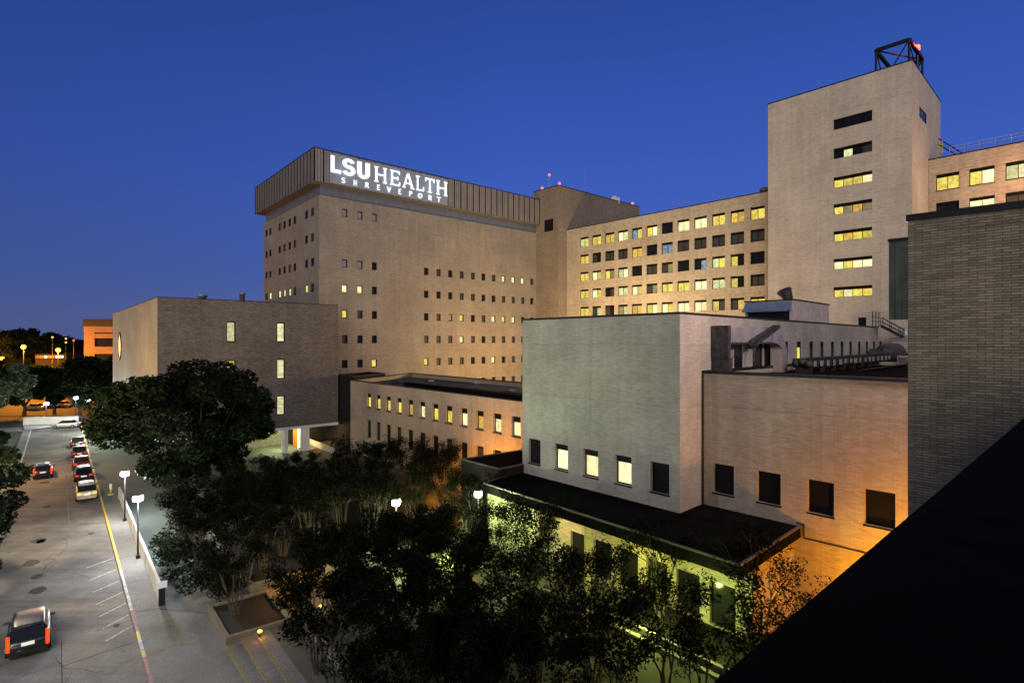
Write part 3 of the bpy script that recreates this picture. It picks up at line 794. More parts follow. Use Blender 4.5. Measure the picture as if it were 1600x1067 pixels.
prof_o = pts_o+[(uR, RZ)]; prof_i = pts_i+[(cxu+rr_o-1.2, RZ)]
for y in (-1.02, -.13):
    for i in range(len(prof_o)-1):
        a, c, d, e_ = prof_o[i], prof_o[i+1], prof_i[i+1], prof_i[i]
        q = [Mx @ Vector((x, y, z)) for x, z in (a, c, d, e_)]
        b.face(q if y > -1 else q[::-1])
for pr in (prof_o, prof_i):
    for i in range(len(pr)-1):
        a, c = pr[i], pr[i+1]; b.face([Mx @ Vector((a[0],-1.02,a[1])), Mx @ Vector((c[0],-1.02,c[1])), Mx @ Vector((c[0],-.13,c[1])), Mx @ Vector((a[0],-.13,a[1]))])
part('duct_elbow', b, M['duct'], dr)
b = MB(); b.box(uL, uL+.48, -1.2, -.1, 14.9, zt, Mx); b.box(uL+.05, uL+.45, -1.3, -.1, RZ, 14.9, Mx); part('duct_box', b, M['duct_dark'], dr)
b = MB(); u_a, u_b = bs.u(1152), bs.u(1190)
b.bar(Mx @ Vector((u_a,-1.15,zb-.1)), Mx @ Vector((u_b,-1.15,zt+.1)), .5, .25); b.bar(Mx @ Vector((u_a-.5,-1.1,zb)), Mx @ Vector((u_b-.7,-1.1,zt)), .12, .3)
b.box(uL+.5, um, -1.03, -1.0, zb-.08, zb+.05, Mx)
for u_ in (uL+3.0, uL+5.0):
    b.bar(Mx @ Vector((u_,-.9,zb-.05)), Mx @ Vector((u_,-.9,RZ+1.0)), .08); b.bar(Mx @ Vector((u_,-.9,zb-.8)), Mx @ Vector((u_+.6,-.9,zb-.05)), .06)
part('duct_bracket', b, M['duct_dark'], dr)
# low insulated pipe run, on feet
pr = thing('pipe_run', 'long black insulated pipe bundle lying low across the annex roof', 'pipes', bsp(1212, 2.6, RZ))
ua, ub = bs.u(1196), bs.u(1335)
b = MB()
for k in range(3):
    b.tube([Mx @ Vector((ua+(ub-ua)*t/6, -2.2-.45*k, RZ+.75+.12*(k % 2))) for t in range(7)], .26, 8)
part('pipe', b, M['duct_dark'], pr, True)
b = MB(); n = 26
for i in range(n):
    u_ = ua+(ub-ua)*(i+.5)/n
    b.box(u_-.06, u_+.06, -3.45, -1.9, RZ+.42, RZ+1.12, Mx)
    if i % 3 == 0: b.box(u_-.08, u_+.08, -3.3, -2.1, RZ, RZ+.42, Mx)
part('pipe_support', b, M['black_metal'], pr)
for i in range(16):
    b = MB(); u_ = ua+(ub-ua)*(i+.3)/16+random.uniform(-.2,.2)
    b.box(u_, u_+random.uniform(.3,.7), -3.5, -3.42, RZ+.5+random.uniform(0,.1), RZ+.95, Mx); part('jacket_plate', b, M['duct'], pr)
# fan unit
fu = bs.u(1346)
fan = thing('fan_unit', 'round dark centrifugal fan housing with pale curved shroud on the annex roof', 'fan', bsp(1346, 2.6, RZ))
b = MB(); P0 = Vector(bs.p(bs.u(1333), 2.8, RZ+1.25)); P1 = Vector(bs.p(bs.u(1358), 2.8, RZ+1.25))
dv = (P1-P0)
prof = [(0,.35),(.04,.7),(.12,.88),(.5,.95),(.85,.98),(1,.85)]
b.tube([P0+dv*t for t, r_ in prof], [r_ for t, r_ in prof], 18); part('fan_drum', b, M['duct_dark'], fan, True)
b = MB(); Q = Vector(bs.p(bs.u(1363), 2.8, RZ+1.1)); bd_ = Vector((.668,-.743,0))
for i in range(10):
    a0, a1 = R(200-i*20), R(180-i*20)
    for (ri, ro, h0, h1) in ((.75,1.35,-.5,.5),):
        c0 = Q + bd_*0 ; pts = []
        def pt(r_, a, h): return c0 + Vector((KD[0],KD[1],0))*h + bd_*(r_*math.cos(a)) + Vector((0,0,1))*(r_*math.sin(a))
        b.face([pt(ro,a0,h0),pt(ro,a1,h0),pt(ro,a1,h1),pt(ro,a0,h1)]); b.face([pt(ri,a0,h0),pt(ro,a0,h0),pt(ro,a1,h0),pt(ri,a1,h0)]); b.face([pt(ri,a0,h1),pt(ri,a1,h1),pt(ro,a1,h1),pt(ro,a0,h1)])
        b.face([pt(ri,a0,h0),pt(ri,a1,h0),pt(ri,a1,h1),pt(ri,a0,h1)])
part('fan_shroud', b, M['steel'], fan)
b = MB(); q = bs.p(bs.u(1335), 2.8, 0); b.box(bs.u(1336), bs.u(1362), -3.7, -1.9, RZ, RZ+.3, Mx); part('fan_base', b, M['black_metal'], fan)
b = MB(); a = Vector(bs.p(bs.u(1366), 3.4, RZ+1.3)); c = Vector(bs.p(bs.u(1386), 3.6, RZ+.35)); b.tube([a, (a+c)/2, c], [.25,.55,.75], 12)
single('intake_cone', b, M['steel'], 'pale tilted intake cone beside the fan on the annex roof', 'cone', tuple(c), smooth=True)
b = MB(); b.box(bs.u(1324), bs.u(1335), -3.0, -1.7, RZ, RZ+1.4, Mx); b.box(bs.u(1325), bs.u(1334), -2.6, -2.0, RZ+1.4, RZ+1.65, Mx)
single('pump_box', b, M['duct_dark'], 'small dark pump cabinet left of the roof fan', 'cabinet', bsp(1330,2.4,RZ))
# grey tank with legs and stairs at the far end
tk = thing('roof_tank', 'long grey panelled tank on dark legs at the right end of the annex roof', 'tank', bsp(1375, 1.2, RZ))
ua = bs.u(1377)
b = MB(); b.box(ua, ua+3.0, -11, -.9, RZ+.9, RZ+2.9, Mx)
for i in range(7): b.box(ua-.05, ua, -1-1.4*i-.1, -1-1.4*i, RZ+.9, RZ+2.9, Mx)
part('tank_body', b, M['duct'], tk)
b = MB()
for i in range(5):
    for x in (ua+.1, ua+2.7): b.box(x, x+.2, -1.3-2.2*i, -1.1-2.2*i, RZ, RZ+.9, Mx)
b.box(ua-.02, ua+3.02, -11.05, -.85, RZ+.75, RZ+.9, Mx); part('tank_stand', b, M['black_metal'], tk)
b = MB(); q = Mx @ Vector((ua+.8,-2.4,RZ+2.9)); b.lathe([(.4,0),(.36,.5),(.25,.9),(.3,1.2),(0,1.25)], tuple(q), 12); part('tank_vent', b, M['steel'], tk, True)
def ax_unit(name, label, px, off, w_, d_, h_, m_):
    u_ = bs.u(px); t_ = thing(name, label, 'roof unit', bs.p(u_, off, RZ))
    b = MB(); b.box(u_, u_+w_, -off-d_, -off, RZ+.15, RZ+h_, Mx); part('casing', b, M[m_], t_)
    b = MB(); b.box(u_-.05, u_+w_+.05, -off-d_-.05, -off+.05, RZ, RZ+.148, Mx); part('base', b, M['black_metal'], t_)
    b = MB()
    for i in range(5): b.box(u_-.03, u_-.002, -off-d_+.1, -off-.1, RZ+.25+i*(h_-.4)/5, RZ+.32+i*(h_-.4)/5, Mx)
    part('louvre', b, M['black_metal'], t_)
ax_unit('condenser_unit', 'small dark condenser box behind the black pipe run', 1305, 1.0, 1.1, .8, .9, 'duct_dark')
ax_unit('condenser_unit', 'grey louvred box between the pipe run and the roof fan', 1322, 4.6, 1.3, 1.0, 1.0, 'duct')
ax_unit('condenser_unit', 'low dark louvred box in front of the tank legs', 1378, 5.6, 1.6, 1.2, .7, 'duct_dark')
cb = MB()
for k in range(4):
    z_ = RZ+.08+.05*k; cb.tube([Mx @ Vector((bs.u(1240)+j*2.1, -5.0-.25*k+.12*math.sin(j*1.7+k), z_)) for j in range(9)], .05, 6)
single('roof_cables', cb, M['black_metal'], 'thin black cables lying loose along the annex roof', 'cables', bsp(1240, 5, RZ))
# stairs down from the block roof
stt = thing('steel_stair', 'black steel stair with railings dropping from the block roof to the tank', 'stair', bsp(1364, .2, 17.7))
b = MB(); A_ = Vector(bs.p(bs.u(1364), .9, 17.85)); B_ = Vector(bs.p(bs.u(1397), 4.2, 14.6))
for o_ in (-.45, .45):
    ov = Vector((KD[0],KD[1],0))*o_
    b.bar(A_+ov, B_+ov, .08, .28)
part('stringer', b, M['black_metal'], stt)
b = MB()
for i in range(14):
    p_ = A_.lerp(B_, i/13); b.bar(p_-Vector((KD[0],KD[1],0))*.4, p_+Vector((KD[0],KD[1],0))*.4, .28, .04)
part('tread', b, M['black_metal'], stt)
b = MB()
for o_ in (-.45, .45):
    ov = Vector((KD[0],KD[1],0))*o_
    for hh in (.5, 1.0): b.bar(A_+ov+Vector((0,0,hh)), B_+ov+Vector((0,0,hh)), .05)
    for i in range(7): p_ = A_.lerp(B_, i/6)+ov; b.bar(p_, p_+Vector((0,0,1)), .05)
P_ = Vector(bs.p(bs.u(1359), .3, 17.7))
for dx in (0, 1.5, 3.0):
    q = P_+Vector((KD[0],KD[1],0))*dx; b.bar(q, q+Vector((0,0,1.9)), .07)
for hh in (.7, 1.2): b.bar(P_+Vector((0,0,hh)), P_+Vector((KD[0]*3,KD[1]*3,hh)), .06)
part('handrail', b, M['black_metal'], stt)
# shed on the block roof
shr = thing('roof_shed', 'corrugated metal penthouse with a blue-grey hood on the grey block roof', 'roof shed', bsp(1258, -1.5, 17.2))
ua, ub = bs.u(1259), bs.u(1311)
zz = zat(476, bs.Y(1259)+1)
b = MB(); b.box(ua, ub, 1.0, 5.5, 17.2, 19.8, Mx)
n = 26
for i in range(n): 
    u_ = ua+(ub-ua)*(i+.25)/n; b.box(u_, u_+(ub-ua)/n*.5, .93, 1.0, 17.2, 19.8, Mx)
part('shed_body', b, M['corrugated'], shr)
b = MB(); b.box(ua-.06, ub+.06, .88, 5.6, 19.8, 19.92, Mx); part('shed_roof', b, M['coping'], shr)
b = MB()
q = [Mx @ Vector(v) for v in ((ua-.05,1.2,19.75),(ua-.05,5.4,19.75),(ua-1.1,5.4,18.85),(ua-1.1,1.2,18.85))]
b.face(q); b.face([v-Vector((0,0,.08)) for v in reversed(q)]); b.face([q[0],q[3],q[3]-Vector((0,0,.08)),q[0]-Vector((0,0,.08))])
q2 = Mx @ Vector((ua-.05,1.2,18.85)); b.face([q[0], q[3], q2])
part('hood', b, M['blue_canvas'], shr)
b = MB(); b.box(ua-.06, ua-.01, 1.4, 5.2, 17.6, 18.9, Mx); part('intake_opening', b, M['glass'], shr)
q = Mx @ Vector((bs.u(1297), 4.0, 19.9)); b = MB(); b.tube([q, q+Vector((0,0,.6)), q+Vector((-.5,-.2,1.4))], [.5,.5,.75], 14)
single('roof_exhaust', b, M['duct_dark'], 'dark exhaust hood with a pale cone behind the corrugated penthouse', 'exhaust', tuple(q), smooth=True)

# =================================================================== near brick building and our own roof edge
ND = (.735,-.678); N0 = (13.9, 20.0); N1 = add2(N0, ND, 16)
nb = Building('near_brick_building', 'close dark tan brick wall filling the right edge, black metal coping on top', 'building', [N0, N1, add2(N1, KD, 7), add2(N0, KD, 7)], 0, 20.2, 'near_brick', cop=.24)
nb.finish()
LD = (.726, .687); L0 = (.675, 1.668); LN = (.687, -.726)
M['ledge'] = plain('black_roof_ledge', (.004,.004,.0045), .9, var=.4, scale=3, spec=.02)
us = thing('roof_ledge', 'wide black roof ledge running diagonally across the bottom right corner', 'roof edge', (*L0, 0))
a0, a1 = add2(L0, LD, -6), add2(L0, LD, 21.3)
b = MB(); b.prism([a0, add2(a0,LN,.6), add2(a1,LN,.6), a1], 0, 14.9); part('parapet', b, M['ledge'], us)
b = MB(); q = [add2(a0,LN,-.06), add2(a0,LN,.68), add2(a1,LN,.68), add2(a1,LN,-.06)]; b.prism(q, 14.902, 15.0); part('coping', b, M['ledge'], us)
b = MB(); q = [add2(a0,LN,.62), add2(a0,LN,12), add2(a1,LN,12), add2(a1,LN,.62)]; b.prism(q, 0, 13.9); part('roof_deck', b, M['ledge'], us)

# =================================================================== low dark-roofed building in the courtyard
FL = (-2.1, 42.6); C_ = (10.8, 27.0); R_ = (16.62, 32.78)
low = thing('low_pavilion', 'single-storey building under a black flat roof, its green-lit wall behind the trees', 'building', (*C_, .45))
poly = [FL, C_, R_, (12.7,37.5), (10.55,35.65), (.95,47.0)]
b = MB(); b.prism(poly, 4.75, 5.36); part('roof', b, M['roof_black'], low)
b = MB()
for a, c in ((FL, C_), (C_, R_), ((.95,47.0), FL)):
    d = Vector((c[0]-a[0], c[1]-a[1], 0)).normalized(); 
    b.bar((a[0],a[1],5.42), (c[0],c[1],5.42), .14, .09)
part('roof_trim', b, M['chrome'], low)
fw2 = Wall(add2(add2(FL,(.743,.668),2.4),(.64,-.77),.6), add2(add2(C_,(.743,.668),2.4),(.64,-.77),-.5))
b = MB()
for i in range(6):
    u_ = 6.2+i*2.1; fw2.open.append((u_, u_+1.5, .75 if i % 3 else .47, 3.1))
fw2.mesh_into(b, .45, 4.75, .15)
C2_ = fw2.b; sw2 = Wall(C2_, add2(R_, (-.64,.77), .35)); 
sw2.mesh_into(b, .45, 4.75)
bw2 = Wall(add2(FL,(.2,.6),1.2), fw2.a); bw2.mesh_into(b, .45, 4.75)
part('wall', b, M['low_brick'], low)
for i in range(6):
    u_ = 6.2+i*2.1
    b = MB(); z0_ = .75 if i % 3 else .47
    Mx2 = Matrix.Translation(Vector(fw2.p(0,-.2,0))) @ Matrix.Rotation(fw2.ang, 4, 'Z')
    b.box(u_, u_+1.5, 0, .03, z0_, 3.1, Mx2); nm = 'window' if i % 3 else 'door'
    part(nm, b, M['glass'], low)
for i in range(1, 3):
    q = add2(add2(FL,(.64,-.77),1.2+i*4.4),(.743,.668),.5); b = MB(); b.box(q[0]-.18,q[0]+.18,q[1]-.18,q[1]+.18,.45,4.75); part('column', b, M['low_brick'], low)
# link roof behind
b = MB(); P4 = [(-4.3,48.2),(-1.0,44.4),(3.2,48.2),(.94,52.3)]
lk = thing('low_link_building', 'small dark flat-roofed link behind the black roof, left of the grey block', 'building', (-1.0,44.4,.45))
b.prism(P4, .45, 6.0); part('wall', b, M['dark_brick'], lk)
b = MB(); ring(b, inset(P4,-.05), inset(P4,.15), 6.002, 6.1); part('coping', b, M['frame_grey'], lk)
b = MB(); b.prism(inset(P4,.16), 6.002, 6.03); part('roof', b, M['roof_black'], lk)

# =================================================================== middle building with the row of lit windows
md = (-.64, .769); m0 = (.87, 52.0)
mFR = add2(m0, md, -2.6); mFL = add2(m0, md, 37.0); mBL = (-17.5, 98.6); mBR = add2(mFR, (.78,.625), 15.7)
mid = Building('lit_row_building', 'long two-storey tan building with a row of twelve yellow-lit windows under a dark roof', 'building', [mFL, mFR, mBR, mBL], .3, 10.5, 'mid_brick', roofmat='roof_grey', cop=.1, par=.6)
mf = mid.walls[0]
wx = [576.2,590.8,606.7,623.3,641,659.7,680,701.4,724.8,749.7,776.9,806.4]
lt = 'YYYYAWYYWAWO'
for i, px in enumerate(wx):
    mf.window(mf.u(px), 8.15, 1.25, 1.85, 'Y' if lt[i] == 'Y' else lt[i], mid.root, lintel=.3, ft=.07, sill=True)
    mf.window(mf.u(px), 4.35, 1.25, 2.4, 'd' if i % 2 else 'D', mid.root, lintel=.1, ft=.07)
mid.finish()
mid.root['label'] = 'long two-storey tan building with twelve yellow-lit upper windows under a dark roof'
b = MB(); q0 = add2(mFR,(.78,.625),4.5); q1 = add2(mFL,(.5,.85),5)
b.prism([add2(mFR,(.78,.625),4.2), add2(mFR,(.78,.625),9.5), add2(add2(mFL,(.29,.957),6.5),md,-9), add2(add2(mFL,(.29,.957),3),md,-9)], 9.95, 10.75); part('roof_step', b, M['roof_grey'], mid.root)
b = MB(); qa = add2(add2(mFR,(.78,.625),.9), md, 0); qb = add2(add2(mFL,(.78,.625),.9), md, -14); b.bar((qa[0],qa[1],10.45),(qb[0],qb[1],10.45),.5,1.1); part('roof_curb', b, M['roof_black'], mid.root)
for i, (t, o_) in enumerate(((10,5),(22,9),(28,6))):
    q = add2(add2(mFR, md, t), (.78,.625), o_); b = MB(); b.lathe([(.25,0),(.25,.7),(.4,.75),(.4,.95),(0,1.05)], (q[0],q[1],9.9), 10)
    single('roof_vent', b, M['steel'], ['small pale vent on the lit-row roof near the grey block','small pale vent in the middle of the lit-row roof','small pale vent at the far left of the lit-row roof'][i], 'vent', (q[0],q[1],9.9), smooth=True)
# dark stair link between it and the left building
X0 = (-26.2, 85.6); X1 = (-22.6, 81.0); 
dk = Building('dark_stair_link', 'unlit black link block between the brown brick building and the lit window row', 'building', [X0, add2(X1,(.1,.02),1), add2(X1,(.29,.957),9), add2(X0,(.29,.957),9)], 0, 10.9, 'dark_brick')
dw = dk.walls[0]
for py0, py1, px, w_ in ((605,622,562.5,.35),(645,664,562.5,.35),(640,650,538,.3)):
    za, zb = dw.z(px, py1), dw.z(px, py0)
    if 0 < dw.u(px) < dw.L: dw.window(dw.u(px), (za+zb)/2, w_, zb-za, 'P', dk.root, lintel=0, ft=.03)
dk.finish()

# =================================================================== brown brick building on the left
Q0 = (-42.95, 69.0); Q1 = (-25.8, 84.5); ql = (-.639, .769)
QL = add2(Q0, ql, 54); QB = add2(Q1, ql, 54); ZB = 4.05
mus = Building('brown_brick_building', 'windowless brown brick building with raised corner on columns, round window on its lamplit side', 'building', [Q0, Q1, QB, QL], ZB, 21.35, 'museum_brick', mats={3: 'lamplit_museum_side'}, cop=.08)
qf, qs = mus.walls[0], mus.walls[3]
Yq = qf.Y(439)
for py0, py1 in ((504,534.5),(561,592),(618,648.5)):
    za, zb = zat(py1, Yq), zat(py0, Yq)
    for px in (361.3, 439.2):
        qf.window(qf.u(px), (za+zb)/2, 1.15, zb-za, 'P' if px > 400 or py0 < 550 else 'Y', mus.root, lintel=0, ft=.14)
mus.finish()
# round window on the lamplit side
uo = qs.u(187.3); zo = qs.z(187.3, 541); rO = 2.5
b = MB(); n = 32
for i in range(n):
    a0, a1 = 2*math.pi*i/n, 2*math.pi*(i+1)/n
    for (ri, ro, off) in ((rO-.5, rO, .12),):
        f_ = lambda r_, a, o_: qs.p(uo+r_*math.cos(a), o_, zo+r_*math.sin(a))
        b.face([f_(ri,a0,off), f_(ro,a0,off), f_(ro,a1,off), f_(ri,a1,off)]); b.face([f_(ro,a0,0), f_(ro,a1,0), f_(ro,a1,off), f_(ro,a0,off)]); b.face([f_(ri,a0,.02), f_(ri,a0,off), f_(ri,a1,off), f_(ri,a1,.02)])
rw_ = part('round_window', b, M['frame'], mus.root)
b = MB(); b.face([qs.p(uo+(rO-.5)*math.cos(2*math.pi*i/n), .03, zo+(rO-.5)*math.sin(2*math.pi*i/n)) for i in range(n)])
pn = link('pane', b.mesh('pane', wl(mus.root)), M['P'], rw_)
# pale beam, columns and the ground floor set back under it
Mq = Matrix.Translation(Vector(qf.p(0,0,0))) @ Matrix.Rotation(qf.ang, 4, 'Z')
b = MB(); b.box(0, qf.L, -.06, .5, ZB-.36, ZB-.002, Mq); b.box(0,.5,.5,50,ZB-.36,ZB-.002,Mq); part('beam', b, M['white_paint'], mus.root)
b = MB(); b.box(.5, qf.L, .5, 12, ZB-.12, ZB-.004, Mq); part('soffit', b, M['white_paint'], mus.root)
for px, y_ in ((446.5,.25),(474,.25),(380,.25),(300,.25)):
    u_ = qf.u(px); b = MB(); b.box(u_-.4 if px == 474 else u_-.2, u_+.9 if px == 474 else u_+.35, y_-.2, y_+.9, .45, ZB-.36, Mq); part('column', b, M['white_paint'], mus.root)
b = MB(); b.box(.8, qf.u(470)+1, 7.5, 30, .45, ZB-.125, Mq); part('ground_floor', b, M['museum_brick'], mus.root)
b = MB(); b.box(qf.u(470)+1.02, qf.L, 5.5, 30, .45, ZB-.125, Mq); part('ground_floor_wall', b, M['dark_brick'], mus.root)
b = MB(); b.box(qf.u(481), qf.u(497), 5.3, 5.48, .47, ZB-.13, Mq); part('door_panel', b, M['orange_panel'], mus.root, label='orange door panel under the raised corner')
b = MB(); q0 = gp(481, 692, .45); q1 = gp(521, 708, .45); b.bar((q0[0],q0[1],.8), (q1[0],q1[1],.8), .35, .7)
single('low_wall', b, M['concrete'], 'pale sloping low wall beside the white columns', 'low wall', q0)
for i, (px, yy, h_, r_) in enumerate(((316,86,1.7,.55),(378.5,93,2.6,.4))):
    X_ = k_of(px)*yy; b = MB(); b.lathe([(r_,0),(r_,h_+.2),(r_*1.25,h_+.2),(r_*1.25,h_+.55),(0,h_+.6)], (X_,yy,20.8), 12)
    single('roof_stack', b, M['steel'], ['pale squat metal stack on the brown building roof','slimmer metal stack on the brown building roof by the sign tower'][i], 'roof stack', (X_,yy,20.8), smooth=True)
lamp(tuple(Mq @ Vector((qf.u(452), 3.5, 3.0))), 1300, (.8,1,.5), .3); lamp(tuple(Mq @ Vector((qf.u(490), 3.2, 3.0))), 700, (1,.5,.15), .3)

# =================================================================== far parking deck
pk = thing('parking_deck', 'orange-lit office block with dark window bands beyond the trees', 'building', (-130, 175, 0))
xA, xB, yy = k_of(131)*175, k_of(131)*175+34, 175
b = MB()
lv = [(0,9.6),(12.2,14.4),(17.0,18.4),(18.75,20.6)]
for z0_, z1_ in lv: b.box(xA, xB, yy, yy+20, z0_, z1_)
b.box(xA, xA+3.2, yy+.1, yy+20, 9.6, 20.6); part('wall', b, M['deck_stone'], pk)
b = MB(); b.box(xA+3.2, xB, yy+.6, yy+19, 9.6, 20.6); part('window_band', b, M['glass'], pk)
b = MB(); b.box(xA-.2, xB, yy-.2, yy+20, 20.6, 22.9); part('roof', b, M['coping'], pk)
lamp((xA+9, yy-10, 11), 350, (1,.62,.32), .5)

# =================================================================== white barrier wall and far street end
a = gp(36, 672, .13); 
wA = gp(36, 664, .13); wB = gp(122, 661.5, .13)
W9 = Wall(wA, wB)
b = MB(); M9 = Matrix.Translation(Vector((wA[0],wA[1],0))) @ Matrix.Rotation(W9.ang, 4, 'Z'); b.box(0, W9.L, 0, .25, .0, 1.45, M9)
wr = thing('barrier_wall', 'white concrete barrier wall closing the far end of the street', 'wall', (wA[0],wA[1],0))
part('wall', b, M['white_paint'], wr); b = MB(); b.box(-.05, W9.L+.05, -.06, .31, 1.452, 1.55, M9); part('cap', b, M['concrete'], wr)
g = MB(); a1_ = gp(38,673); a2_ = gp(100,666); a3_ = gp(122,662.5); a4_ = gp(36,665); g.face([(*a1_[:2],.14),(*a2_[:2],.14),(*a3_[:2],.14),(*a4_[:2],.14)]); struct('end_pavement', g, M['white_line'])
g = MB(); g.face([(-170,122,.05),(-70,122,.05),(-90,162,.05),(-200,162,.05)]); struct('parking_lot', g, M['lot'])

# railing wall beside the pavement
ra = thing('railing_wall', 'long white panelled wall between the pavement and the dark garden', 'wall', st(40.1, 4.8))
b = MB(); Mr = Matrix.Translation(Vector((0,0,0))) @ Matrix(((SD[0],-SN[0]*-1,0,0),(SD[1],SN[1],0,0),(0,0,1,0),(0,0,0,1)))
b.box(40.1, 70, 4.8, 4.9, .13, 1.22, Mr)
part('wall', b, M['concrete'], ra)
b = MB(); b.box(40.1, 70, 4.77, 4.93, 1.222, 1.27, Mr)
for i in range(14): b.box(40.3+i*2.28, 40.42+i*2.28, 4.765, 4.798, .14, 1.21, Mr)
part('rail_trim', b, M['concrete'], ra)
b = MB(); b.box(39.9, 40.1, 4.72, 5.05, .13, 1.5, Mr); part('end_post', b, M['black_metal'], ra)
b = MB(); b.box(39.86, 39.9, 4.6, 5.15, 1.2, 1.6, Mr); part('small_sign', b, M['white_paint'], ra)

# planters
def planter(label, s0, s1, n0, n1, zt, mat='planter_stone', th=.22):
    t = thing('planter', label, 'planter', st(s0, n0, .1), 'raised courtyard planters')
    P = [st(s0,n0)[:2], st(s0,n1)[:2], st(s1,n1)[:2], st(s1,n0)[:2]]
    b = MB(); ring(b, P, inset(P, th), .1, zt); part('planter_wall', b, M[mat], t)
    b = MB(); b.face([(*p, zt-.12) for p in inset(P, th)]); part('soil', b, M['soil'], t)
planter('low concrete planter beside the yellow-edged steps', 32.4, 37.1, 6.8, 10.2, .62, 'low_brick')
planter('long planter behind the orange-lit path, left part of the courtyard', 37.6, 52, 9.3, 23, 1.0)
planter('wide planter under the nearest trees at the bottom of the picture', 8, 31.6, 10.4, 23.5, .85)
planter('planter against the far side of the courtyard, before the lit window row', 53.5, 64, 11, 22, .95)
planter('planter below the rightmost tree by the lit alley', 12, 22.4, 24.2, 28.2, .8)

# =================================================================== street lamps
def post_lamp(label, x, y, z0, h, mat, power, col, sc=1.0, name='street_lamp', group='post-top lamps'):
    t = thing(name, label, 'street lamp', (x, y, z0), group)
    b = MB(); b.tube([(x,y,z0),(x,y,z0+.25)], .14*sc, 8); b.tube([(x,y,z0+.2),(x,y,z0+h-.25)], [.065*sc,.05*sc], 8); part('pole', b, M['black_metal'], t)
    b = MB(); b.box(x-.19*sc,x+.19*sc,y-.19*sc,y+.19*sc,z0+h-.22*sc,z0+h+.2*sc)
    for dx in (-.21,.21):
        for dy in (-.21,.21): b.lathe([(0,-.2*sc),(.1*sc,-.18*sc),(.12*sc,.0),(.1*sc,.16*sc),(0,.2*sc)], (x+dx*.8*sc,y+dy*.8*sc,z0+h), 8)
    part('lantern', b, M[mat], t)
    b = MB(); b.box(x-.22*sc,x+.22*sc,y-.22*sc,y+.22*sc,z0+h+.21*sc,z0+h+.26*sc); part('lantern_cap', b, M['black_metal'], t)
    lamp((x+.5, y-.5, z0+h-.3), power, col, .22)
p = gp(215.6, 872, .13); post_lamp('bright white street lamp nearest the camera, standing by the white wall', p[0], p[1], .13, 4.4, 'lamp_white', 2600, WH)
p = gp(195, 813.8, .13); post_lamp('second white street lamp by the white wall, under the edge of the large tree', p[0], p[1], .13, 4.2, 'lamp_white', 2600, WH)
for i, (px, py, hy, lab) in enumerate(((68.5,661,631,'white lamp left of the pale car at the far street end'),(115,655,622,'middle of the three white lamps at the far street end'),(133.5,664,626,'white lamp at the right end of the far white wall'))):
    p = gp(px, py, .13); post_lamp(lab, p[0], p[1]+.6, .13, zat(hy, p[1])-.13, 'lamp_white', 1400, WH, 1.15)
post_lamp('greenish lamp at the left corner of the black roof', k_of(747)*41.2, 41.2, .45, 4.55, 'lamp_green', 800, (.75,1,.5))
post_lamp('greenish lamp deep among the courtyard trees', k_of(619)*39.6, 39.6, .45, 4.4, 'lamp_green', 1700, (.85,1,.65))
for (px_, y_, z_, pw_, c_) in ((640,39.5,1.3,700,(.75,1,.3)),(700,40.5,1.3,900,(.8,1,.2)),(722,37.5,1.2,420,(1,.5,.1)),(575,41,1.2,300,(.8,.95,.5)),(790,35.5,1.3,420,(.7,1,.3)),(905,31.0,1.2,420,(.9,.9,.15)),(1010,30.0,1.3,600,(.8,1,.2))):
    lamp((k_of(px_)*y_, y_, z_), pw_, c_, .15)  # added low uplights without fixtures, brightening trunks and leaves
def tall_lamp(label, px, hy, Y, power):
    x = k_of(px)*Y; z = zat(hy, Y)
    t = thing('parking_lamp', label, 'street lamp', (x, Y, 0), 'orange parking lot lamps')
    b = MB(); b.tube([(x,Y,0),(x,Y,z-.3)], [.14,.09], 8); part('pole', b, M['black_metal'], t)
    b = MB(); b.lathe([(0,-.6),(.42,-.45),(.6,0),(.42,.45),(0,.6)], (x,Y,z), 14); part('lantern', b, M['lamp_orange'], t, True)
    lamp((x, Y-1.4, z-.6), power, NA, .6)
tall_lamp('leftmost orange lamp glowing among the far trees', 37, 542, 165, 60000)
tall_lamp('orange lamp on a visible pole in the middle of the far lot', 91, 547, 160, 30000)
tall_lamp('lowest orange lamp, nearest the far office block', 116, 565, 150, 4500)
tall_lamp('small orange lamp half hidden at the left frame edge', 4, 560, 190, 60000)
for i, (px, py) in enumerate(((82,527),(103,529),(103,535),(115,532))):
    Y = 186; x = k_of(px)*Y; z = zat(py, Y)
    t = thing('distant_lamp', 'tiny far-off light above the tree line beyond the orange lamps', 'street lamp', (x,Y,0), 'tiny far-off lights')
    b = MB(); b.tube([(x,Y,0),(x,Y,z)], .08, 6); part('pole', b, M['black_metal'], t)
    b = MB(); b.lathe([(0,-.28),(.3,0),(0,.28)], (x,Y,z), 8); part('lantern', b, M['lamp_orange' if i != 3 else 'red_lamp'], t)

# small lamps in the courtyard
def step_light(label, px, py, z, power, n=None):
    p = gp(px, py, z); t = thing('step_light', label, 'step light', (p[0],p[1],.45), 'small amber courtyard lights')
    b = MB(); b.box(p[0]-.05,p[0]+.05,p[1]-.05,p[1]+.05,.45,z); part('stem', b, M['black_metal'], t)
    b = MB(); b.lathe([(0,-.07),(.1,-.05),(.12,.02),(0,.1)], (p[0],p[1],z+.02), 10); part('lens', b, M['lamp_orange'], t)
    lamp((p[0]+.12,p[1]-.22,z+.02), power, NA, .08)
step_light('amber light at the head of the yellow-edged steps', 406, 986, .75, 16)
step_light('small amber light under the trees left of centre', 501, 947, .9, 9)
step_light('amber light among the leaves in the middle of the courtyard', 588, 917, 1.0, 20)
p = gp(455, 905, .5); lamp((p[0], p[1]-.8, 1.5), 260, NA, .15); q = gp(505, 900, .5); lamp((q[0], q[1]-.8, 1.5), 220, NA, .15)
